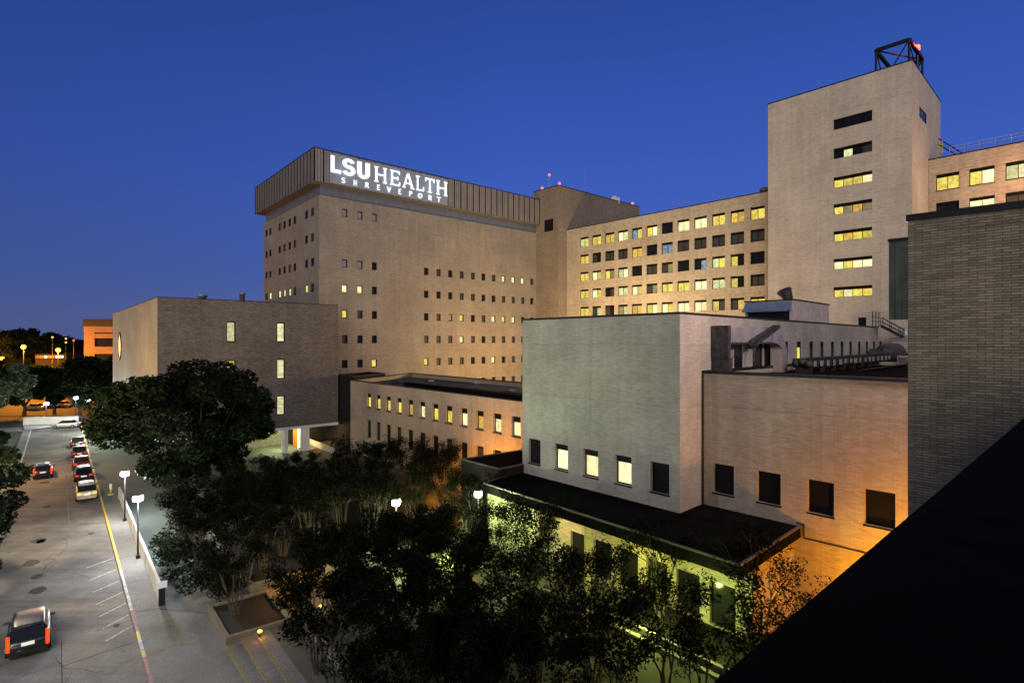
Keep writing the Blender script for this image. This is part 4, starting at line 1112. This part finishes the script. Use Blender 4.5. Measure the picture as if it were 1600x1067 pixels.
# delineator posts
for i, (px, py, h) in enumerate(((173,773,1.0),(150,707,1.1))):
    p = gp(px, py, .14); t = thing('lane_post', ['yellow-based lane post by the near end of the parked queue','yellow-based lane post farther along beside the queue'][i], 'bollard', (p[0],p[1],.14), 'yellow lane posts')
    b = MB(); b.prism([(p[0]+.3*math.cos(a*math.pi/4), p[1]+.3*math.sin(a*math.pi/4)) for a in range(8)], .14, .22); b.tube([(p[0],p[1],.2),(p[0],p[1],.14+h*.6)], .07, 8); part('base', b, M['yellow_paint'], t)
    b = MB(); b.box(p[0]-.12,p[0]+.12,p[1]-.03,p[1]+.03,.14+h*.6,.14+h*1.15); part('marker', b, M['white_paint'], t)
p = gp(127.5, 662.5, .13); b = MB(); b.lathe([(.28,0),(.42,.15),(.45,.9),(.4,1.25),(.2,1.42),(0,1.45)], p, 12)
single('waste_bin', b, M['black_metal'], 'dark rounded bin standing by the right end of the far white wall', 'bin', p, smooth=True)

# =================================================================== cars
def loft(mb, st_, closed=True):
    rings = []
    for x, hw, zb, zt, tuck in st_:
        pts = [(-hw*.92, zb), (hw*.92, zb), (hw, zb+(zt-zb)*.3), (hw*.99, zb+(zt-zb)*.62), (hw*tuck, zt-.03*(zt-zb)), (hw*tuck*.8, zt), (-hw*tuck*.8, zt), (-hw*tuck, zt-.03*(zt-zb)), (-hw*.99, zb+(zt-zb)*.62), (-hw, zb+(zt-zb)*.3)]
        i0 = len(mb.v); mb.v += [(x, y, z) for y, z in pts]; rings.append(i0)
    n = 10
    for a, c in zip(rings, rings[1:]):
        for j in range(n): mb.f.append((a+j, c+j, c+(j+1) % n, a+(j+1) % n)); mb.uv.append([(0,0)]*4)
    mb.f.append(tuple(rings[0]+j for j in range(n))); mb.uv.append([(0,0)]*n)
    mb.f.append(tuple(rings[-1]+j for j in reversed(range(n)))); mb.uv.append([(0,0)]*n)
def paint(name, col):
    m, nt2, b2 = mat_new(name); b2.inputs['Base Color'].default_value = (*col, 1); b2.inputs['Roughness'].default_value = .3
    b2.inputs['Metallic'].default_value = .3; b2.inputs['Coat Weight'].default_value = .6; return m
def car(label, s, n, paintm, h=1.5, L=4.6, wagon=False, tail='tail_dim', tall_tail=False, rz=0.0, loc=None, plate='plate', group='cars queued along the kerb'):
    P = loc or st(s, n); t = thing('parked_car' if tail != 'tail' else 'car', label, 'car', (P[0],P[1],0), group, ST_ANG+rz)
    hw = .9
    b = MB(); bz = .95 if h < 1.6 else 1.05
    loft(b, [(0,hw*.86,.38,bz*.82,.9),(.12,hw*.95,.28,bz*.97,.92),(.6,hw,.24,bz,.93),(1.5,hw,.22,bz,.95),(L*.6,hw,.22,bz*.98,.95),(L*.78,hw*.99,.22,bz*.9,.93),(L*.93,hw*.92,.25,bz*.78,.9),(L,hw*.76,.35,bz*.62,.85)])
    r0 = .12 if wagon else .55; r1 = .55 if wagon else 1.25; f0, f1 = L*.58, L*.75
    bo = link('body', b.mesh('body', smooth=True), paintm, t)
    b = MB(); loft(b, [(r0,hw*.86,bz-.06,bz,.9),(r1,hw*.84,bz-.06,h-.05,.82),(f0,hw*.84,bz-.06,h-.04,.82),(f1,hw*.88,bz-.08,bz-.02,.9)])
    link('cabin_glass', b.mesh('cabin_glass', smooth=False), M['glass'], t)
    b = MB(); loft(b, [(r1-.08,hw*.70,h-.075,h-.035,.95),(r1+.15,hw*.72,h-.075,h,.95),((r1+f0)/2,hw*.73,h-.075,h+.02,.95),(f0,hw*.70,h-.075,h-.01,.95),(f0+.08,hw*.68,h-.075,h-.045,.95)])
    link('roof', b.mesh('roof', smooth=True), paintm, t)
    for xw in (L*.17, L*.82):
        for sy in (-1, 1):
            b = MB(); b.tube([(xw,sy*(hw-.2),.32),(xw,sy*(hw+.01),.32)], .32, 16); wo = link('wheel', b.mesh('wheel'), M['tyre'], t)
            b = MB(); b.tube([(xw,sy*(hw+.005),.32),(xw,sy*(hw+.03),.32)], .2, 12); link('rim', b.mesh('rim'), M['rim'], wo)
    for sy in (-1, 1):
        b = MB(); z0_, z1_ = (bz*.55, h-.25) if tall_tail else (bz*.68, bz*.88)
        y0, y1 = (hw*.78, hw*.93) if tall_tail else (hw*.52, hw*.88)
        b.box(-.03, .1, min(sy*y0, sy*y1), max(sy*y0, sy*y1), z0_, z1_); link('tail_light', b.mesh('tail_light'), M[tail], t)
        b = MB(); b.box(L-.12, L-.01, min(sy*hw*.48, sy*hw*.8), max(sy*hw*.48, sy*hw*.8), bz*.5, bz*.64); link('headlight', b.mesh('headlight'), M['steel'], t)
        b = MB(); b.box(f0-.1, f0+.12, min(sy*hw*.95, sy*(hw+.17)), max(sy*hw*.95, sy*(hw+.17)), bz, bz+.14); link('mirror', b.mesh('mirror'), M['chrome'], t)
    b = MB(); b.box(-.05, .02, -.26, .26, bz*.6 if not tall_tail else bz*.72, bz*.6+.14 if not tall_tail else bz*.72+.15); link('number_plate', b.mesh('number_plate'), M[plate], t)
    b = MB(); b.box(-.06, .12, -hw*.84, hw*.84, .3, .46); link('bumper', b.mesh('bumper'), M['chrome'] if not wagon else paintm, t)
    return t
DKP = paint('black_car_paint', (.012,.012,.014)); RDP = paint('dark_red_car_paint', (.10,.012,.010)); GDP = paint('champagne_car_paint', (.42,.36,.24)); WHP = paint('white_car_paint', (.6,.6,.58)); GRP = paint('dark_grey_car_paint', (.03,.03,.034)); TNP = paint('tan_car_paint', (.30,.22,.13))
car('champagne estate with amber tail lights, last in the kerbside queue', 71.1, 2.25, GDP, 1.62, 4.7, True, 'amber_tail')
car('black and red hatchback with lit red tail lights in front of the champagne estate', 81.3, 2.3, DKP, 1.5, 4.5, True, 'tail_dim')
car('dark red saloon, third from the near end of the queue', 88.7, 2.3, RDP, 1.45)
car('black saloon, second from the far end of the queue', 98.0, 2.3, GRP, 1.45)
car('silver-windowed dark saloon at the far front of the queue', 107.5, 2.3, DKP, 1.45)
p = gp(124, 668); car('white car with red tail lights parked crosswise at the far street end', 0, 0, WHP, 1.45, 4.4, rz=R(62), loc=(p[0]-.4, p[1]+.6, 0), group='cars at the street end')
car('dark car driving away at the bottom left with bright tall red tail lights', 37.8, -1.2, DKP, 1.5, 4.6, True, 'tail', True, group='cars driving away down the street')
car('dark car driving away farther up the street with bright orange-red tail lights', 86.0, -1.4, GRP, 1.5, 4.6, True, 'tail', True, group='cars driving away down the street')
for i, (px, py) in enumerate(((66,640),(88,637),(108,636),(130,634))):
    p = gp(px, py, .05); t = car(['tan parked car lit orange, leftmost in the far lot','tan parked car lit orange, second from left in the far lot','tan parked car lit orange, third from left in the far lot','tan parked car lit orange, rightmost in the far lot'][i], 0, 0, TNP, 1.45, 4.5, rz=R(38), loc=(p[0],p[1],.05), group='cars in the far lot')
lamp((-112,136,6), 220, NA, .4); lamp((-101,138,6), 200, NA, .4)

# =================================================================== trees
def leaf_crown(clumps, n, size, rnd, up=.3, shape=1.0):
    """many leaf-sized faces scattered in clumps: (centre, radius)"""
    mb = MB(); tot = sum(c[1]**2 for c in clumps)
    V = mb.v; Fc = mb.f
    for (c, r_) in clumps:
        m_ = int(n*r_*r_/tot)
        for _ in range(m_):
            while True:
                x, y, z = rnd.uniform(-1,1), rnd.uniform(-1,1), rnd.uniform(-1,1); d = x*x+y*y+z*z
                if d < 1 and rnd.random() < .25+.75*d: break
            p = (c[0]+x*r_, c[1]+y*r_, c[2]+z*r_*.75*shape)
            a = rnd.uniform(0, 6.283); el = rnd.uniform(-.9, .9); s = size*rnd.uniform(.45, 1.6)
            ux, uy, uz = math.cos(a)*math.cos(el), math.sin(a)*math.cos(el), math.sin(el)
            b_ = rnd.uniform(0, 6.283); vx, vy, vz = -math.sin(a)*math.cos(b_)-math.cos(a)*math.sin(el)*math.sin(b_), math.cos(a)*math.cos(b_)-math.sin(a)*math.sin(el)*math.sin(b_), math.cos(el)*math.sin(b_)
            i = len(V); h_ = s*.42
            V.append((p[0]-ux*s*.5, p[1]-uy*s*.5, p[2]-uz*s*.5)); V.append((p[0]+vx*h_*.5, p[1]+vy*h_*.5, p[2]+vz*h_*.5))
            V.append((p[0]+ux*s*.5, p[1]+uy*s*.5, p[2]+uz*s*.5)); V.append((p[0]-vx*h_*.5, p[1]-vy*h_*.5, p[2]-vz*h_*.5))
            Fc.append((i, i+1, i+2, i+3))
    mb.uv = [[(0,0)]*4]*len(Fc)
    return mb
def limb(mb, a, b, r0, r1, rnd, wob=.15, n=4, seg=6):
    a = Vector(a); b = Vector(b); pts = []
    for i in range(n+1):
        t = i/n; p = a.lerp(b, t); w_ = wob*math.sin(math.pi*t)
        pts.append(p+Vector((rnd.uniform(-w_,w_), rnd.uniform(-w_,w_), rnd.uniform(-w_,w_)*.5)))
    mb.tube(pts, [r0+(r1-r0)*i/n for i in range(n+1)], seg, cap=False); return pts
def myrtle(seed, h=6.2, nl=5200, skirt=4):
    rnd = random.Random(seed); tr = MB(); cl = []
    ns = rnd.randint(5, 7)
    for i in range(ns):
        a = 6.283*i/ns+rnd.uniform(-.4,.4); sp_ = rnd.uniform(.5,1.1)
        top = Vector((math.cos(a)*sp_, math.sin(a)*sp_, h*rnd.uniform(.48,.58)))
        limb(tr, (math.cos(a)*.16, math.sin(a)*.16, 0), top, .06, .035, rnd, .16)
        for k in range(3):
            a2 = a+rnd.uniform(-1.1,1.1); e_ = top+Vector((math.cos(a2)*rnd.uniform(.4,1.1), math.sin(a2)*rnd.uniform(.4,1.1), h*rnd.uniform(.13,.34)))
            limb(tr, top, e_, .033, .012, rnd, .12, 3, 5)
            for q in range(2):
                a3 = a2+rnd.uniform(-1,1); e2 = e_+Vector((math.cos(a3)*rnd.uniform(.2,.7), math.sin(a3)*rnd.uniform(.2,.7), rnd.uniform(-.1,.7)))
                limb(tr, e_, e2, .014, .006, rnd, .06, 2, 4); cl.append((tuple(e2), rnd.uniform(.38,.62)))
            cl.append((tuple(e_), rnd.uniform(.35,.6)))
            if rnd.random() < .4: cl.append((tuple(top.lerp(e_,.5)), rnd.uniform(.25,.45)))
    for i in range(skirt):
        a = rnd.uniform(0, 6.283); q = rnd.uniform(.8, 1.5); cl.append(((math.cos(a)*q, math.sin(a)*q, h*rnd.uniform(.30,.5)), rnd.uniform(.4,.6)))
    cr = leaf_crown(cl, nl, .14, rnd)
    return tr.mesh('trunk', smooth=True), cr.mesh('crown')
def big_tree(seed, rad, h, ztrunk, nl, size, squash=.8, ncl=70):
    rnd = random.Random(seed); tr = MB(); cl = []
    limb(tr, (0,0,0), (rnd.uniform(-.2,.2),rnd.uniform(-.2,.2),ztrunk), rad*.055+.05, rad*.042+.03, rnd, .1, 4, 10)
    zc = (ztrunk+h)/2+.3; hz = (h-ztrunk)/2
    for i in range(11):
        a = rnd.uniform(0,6.283); rr = rad*rnd.uniform(.3,.75); e_ = (math.cos(a)*rr, math.sin(a)*rr, zc+hz*rnd.uniform(-.4,.6))
        limb(tr, (0,0,ztrunk*rnd.uniform(.75,1)), e_, rad*.022+.02, .03, rnd, .4, 5, 6)
    for i in range(ncl):
        while True:
            x,y,z = rnd.uniform(-1,1), rnd.uniform(-1,1), rnd.uniform(-1,1); d = math.sqrt(x*x+y*y+z*z)
            if .45 < d < 1: break
        rr = rad*rnd.uniform(.13,.24)
        cl.append(((x*(rad-rr*.6), y*(rad-rr*.6), zc+z*(hz-rr*.5)), rr))
    cr = leaf_crown(cl, nl, size, rnd)
    return tr.mesh('trunk', smooth=True), cr.mesh('crown')
def tree(name, label, meshes, x, y, z, sc=1.0, rz=0, leafm='leaf', barkm='bark', group=None):
    t = thing(name, label, 'tree', (x,y,z), group, rz); t.scale = (sc, sc, sc)
    link('trunk', meshes[0], M[barkm], t); link('crown', meshes[1], M[leafm], t); return t

BT = big_tree(3, 7.7, 14.2, 3.0, 46000, .38, ncl=95)
p = gp(296, 806, .13); tree('large_tree', 'largest dark spreading tree, in front of the brown brick building', BT, p[0], p[1], .1)

MY = [myrtle(s, nl=9500, skirt=9) for s in (11, 12, 13, 14)]
MZ = [myrtle(s, nl=4300, skirt=3) for s in (15, 16, 17)]
def myr(i, s, n, sc, label, z=.7):
    P = st(s, n); tree('crape_myrtle', label, MZ[i % 3] if ((n > 16.5 and s < 42) or (n > 12.5 and 37 < s < 54)) else MY[i % 4], P[0], P[1], z, sc, (i*2.4) % 6.28, 'leaf2', 'bark_pale', 'multi-stemmed courtyard trees')
i = 0
near = [(22.5,9.3),(26.5,9.5),(18.5,9.6),(16,11),(14,12),(14.5,16),(15,20.5),(19.5,11.6),(19,16.3),(19.6,21),(24.5,11.9),(24,15.5),(24.3,19.5),(29.3,12),(29,15.6),(29,19.6),(26.5,22.2),(11.5,23),(30.5,22.6),(17,13.8),(21.8,14),(17,18.2),(22,18.2),(26.7,13.8),(26.9,17.6),(31,13.8),(31.4,17.8),(12.5,19.5),(33.5,20.5),(34.5,23.5),(28,25.2)]
for (s_, n_) in near:
    myr(i, s_+random.uniform(-.5,.5), n_+random.uniform(-.4,.4), (.70 if (s_ > 29 and n_ > 19) else random.uniform(.84,.98)), 'slender dark multi-stemmed tree in the wide planter nearest the camera'); i += 1
far = [(41.5,7.2),(45.5,7.4),(38.3,9.2),(53,8.8),(57,9.6),(39.6,10.6),(39.8,14.2),(39.5,18.2),(39.8,21.6),(43.5,11),(44,15),(43.8,19.4),(48,10.9),(48.2,14.4),(48,18.2),(47.6,21.8),(51,12.6),(50.8,16.8),(41.6,12.6),(42,16.6),(46,12.7),(46,17),(41.8,20.2)]
for (s_, n_) in far:
    myr(i, s_+random.uniform(-.4,.4), n_+random.uniform(-.4,.4), random.uniform(.78,.92), 'slender dark tree in the long planter behind the orange-lit path'); i += 1
rear = [(55,12.5),(55.5,16.5),(55,20.5),(60,13),(60.5,17),(61,20.5),(57,23.3),(52,22.6)]
rear2 = [(44,25),(44.5,27.6),(47.5,29),(48,26),(40.5,25),(52,25),(52.5,28),(36.5,25.6),(50,30.5),(55.5,26.5)]
for (s_, n_) in rear:
    P_ = st(s_, n_); px_ = CX+P_[0]/P_[1]*F
    myr(i, s_, n_, .60 if px_ < 548 else 1.02, 'dark tree in the far planter, its top against the lit window row' if px_ >= 548 else 'lower dark tree in the far planter, before the white columns'); i += 1
for (s_, n_) in rear2:
    myr(i, s_, n_, random.uniform(.82,.98), 'dark tree massed before the orange-lit wall of the lit-window building', .45); i += 1
for (s_, n_, l_) in ((35,7.8,'small tree with pale stems in the low planter by the steps'),):
    myr(i, s_, n_, .72, l_, .55); i += 1
for (s_, n_, sc_, l_) in ((14,26,.95,'rightmost courtyard tree, its branches against the orange wall'),(19.5,26,.9,'dark tree just left of the rightmost one by the lit alley')):
    myr(i, s_, n_, sc_, l_, .7); i += 1

# hedges beside the driveway
def hedge(label, s0, s1, n0, n1, z1, nl, lm='leaf'):
    rnd = random.Random(int(s0*7)); cl = []
    for _ in range(int((s1-s0)*(n1-n0)*1.2)+6):
        P = st(rnd.uniform(s0,s1), rnd.uniform(n0,n1)); cl.append(((P[0],P[1],rnd.uniform(.3,z1-.3)), rnd.uniform(.45,.75)))
    mb = leaf_crown(cl, nl, .2, rnd); P0 = st(s0,n0)
    t = thing('hedge', label, 'hedge', (P0[0],P0[1],.1)); part('foliage', mb, M[lm], t)
    b = MB()
    for c, r_ in cl[::3]: b.tube([(c[0],c[1],.1),(c[0],c[1],c[2])], .02, 5)
    part('stems', b, M['bark'], t)
hedge('dark shrubs behind the near end of the white wall', 38.5, 52, 5.6, 8.8, 2.0, 9000)
hedge('dark shrubs under the large tree beside the service path', 53, 66, 7.6, 11, 1.8, 8000)
hedge('spiky low shrubs in front of the white columns', 63, 68, 17.5, 22.5, 1.3, 5000, 'leaf')

LT = [big_tree(s, 4.6, 8.2, 1.6, 11000, .34, ncl=34) for s in (21, 22)]
for i, (s_, n_, sc_, lab) in enumerate(((43,-4.9,.85,'dark tree at the left edge nearest the camera beside the road'),(50,-5.6,1.0,'dark tree cut by the left edge, second from the camera'),(60,-6.6,1.05,'dark tree on the left roadside, third from the camera'),(71,-7.0,1.0,'dark tree on the left roadside, fourth from the camera'),(83,-8.4,.9,'dark tree on the left roadside, fifth from the camera'))):
    P = st(s_, n_); tree('roadside_tree', lab, LT[i % 2], P[0], P[1], 0, sc_, i*1.7, 'leaf', group='trees along the left roadside')
GT = big_tree(31, 7.5, 13.5, 2.5, 15000, .6, ncl=46)
P = gp(2, 668); tree('roadside_tree', 'pale green tree lit white by a lamp at the left edge, beyond the street end', GT, P[0]-1, P[1]-2, 0, .95, .4, 'leaf3')
lamp((P[0]+9.5, P[1]-9, 6.0), 1500, (.85,1,.85), .5)
FT = [big_tree(s, 9, 15.5, 3, 9000, 1.05, ncl=46) for s in (41, 42, 43)]
ft = [(-30,128,.75,'dark tree behind the pale green one at the left edge'),(38,124,.72,'dark broad tree just behind the far white wall, left part'),(85,126,.66,'dark broad tree just behind the far white wall, middle'),(125,122,.66,'dark tree behind the far white wall next to the brown building'),(160,135,.86,'dark tree half hidden by the brown building, before the office block'),
      (12,205,1.12,'tree lit orange at the left beyond the lamps'),(45,225,1.38,'tallest rounded tree on the skyline above the orange lamps'),(68,215,1.25,'skyline tree right of the tallest one'),(92,260,1.15,'skyline tree above the middle orange lamp'),(112,270,1.1,'skyline tree left of the office block'),(126,240,1.05,'tree touching the left edge of the office block'),(-20,200,1.3,'skyline tree at the far left frame edge'),
      (25,178,.72,'low orange-lit tree under the leftmost lamp'),(58,172,.62,'low orange-lit tree between the left and middle lamps'),(78,168,.55,'low orange-lit tree under the middle lamp'),(104,166,.62,'low orange-lit tree by the lowest lamp'),(140,160,.6,'low dark tree in front of the office block')]
for i, (px, Y, sc_, lab) in enumerate(ft):
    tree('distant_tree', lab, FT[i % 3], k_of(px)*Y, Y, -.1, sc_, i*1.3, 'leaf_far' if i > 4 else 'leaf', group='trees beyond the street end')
# far-off wood along the horizon
rnd = random.Random(5); cl = []
for i in range(170):
    a = rnd.uniform(-1.25, -.35); d = rnd.uniform(330, 420); cl.append(((d*math.sin(a), d*math.cos(a), rnd.uniform(2,15)), rnd.uniform(5,9)))
for i in range(120):
    a = rnd.uniform(-.35, 1.25); d = rnd.uniform(330, 420); cl.append(((d*math.sin(a), d*math.cos(a), rnd.uniform(2,12)), rnd.uniform(5,9)))
mb = leaf_crown(cl, 26000, 2.6, rnd); o = link('far_wood', mb.mesh('far_wood'), M['leaf']); o['kind'] = 'stuff'; o['label'] = 'dark wooded skyline beyond the town'; o['category'] = 'wood'
# shops glowing far off
b = MB(); Y = 200; x0 = k_of(55)*Y
b.box(x0, x0+11, Y, Y+8, 0, zat(553, Y))
sh = thing('far_shop', 'low far-off shop front with red and white lit signs between the orange lamps', 'shop', (x0,Y,0)); part('wall', b, M['dark_brick'], sh)
M['red_sign'] = glow('red_shop_sign', (.8,.03,.02), .9); M['white_sign'] = glow('white_shop_sign', (.9,.95,.85), 1.1)
for (a_, c_, m_) in ((.3,3.0,'red_sign'),(3.3,4.3,'white_sign'),(4.6,6.8,'red_sign'),(7.2,10,'white_sign')):
    b = MB(); b.box(x0+a_, x0+c_, Y-.2, Y-.05, zat(559,Y), zat(555.5,Y)); part('lit_sign', b, M[m_], sh)

# =================================================================== other lit areas of the campus
lamp((k_of(735)*51, 51.5, 4.2), 2200, NA, .4)                     # sodium lamp behind the dark link, before the lit row
lamp((k_of(690)*57, 56, 2.2), 500, NA, .4)
lamp((14.0, 94, 14), 26000, (1.0,.70,.34), 1.0)                   # yard light between wing and block
lamp((3.0, 100, 9.5), 9000, (1.0,.42,.03), 1.0)                    # yard light at the foot of the sign tower
lamp((18.2, 27.2, 3.2), 2600, NA, .3)                             # alley between annex and near building
lamp((19.5, 26.0, 7.0), 560, NA, .3)
lamp((44, 76, 19.5), 0, (1,.8,.6), .5)
fp = lambda t, o_, z: (FL[0]+(C_[0]-FL[0])*t+.743*o_, FL[1]+(C_[1]-FL[1])*t+.668*o_, z)
lamp(fp(.08, .9, 3.4), 650, MV, .2); lamp(fp(.34, .6, 3.4), 300, (1,.62,.25), .2); lamp(fp(.66, .6, 3.2), 420, (.85,.85,.12), .2); lamp(fp(.92, -.8, 3.2), 800, (.75,1,.2), .2)
# museum side wash
q = add2(add2(Q0, ql, 26), (-.769,-.639), 6); lamp((q[0], q[1], 3.2), 900, (.95,1,.75), .4)
q = add2(add2(Q0, ql, 44), (-.769,-.639), 5); lamp((q[0], q[1], 3.2), 1300, (.95,1,.75), .4)
# peach light on the tower's side from an added lamp before the right-hand wing
lamp((59.5, 66.5, 36), 2600, (1.0,.48,.22), .8)
lamp((20, 28, 20), 7500, (1.0,.70,.60), .6)  # added lamp hidden by the near building, brightens the block's side wall
# street lit from lamps out of frame on the left
lamp(st(30,-4.2,10), 5200, (.93,.95,1), .4); lamp(st(52,-4.2,10), 9500, (1,.80,.52), .4); lamp(st(88,-4.4,9), 8500, (1,.58,.22), .4); lamp(st(114,6.5,5), 2200, (.8,1,.8), .4)
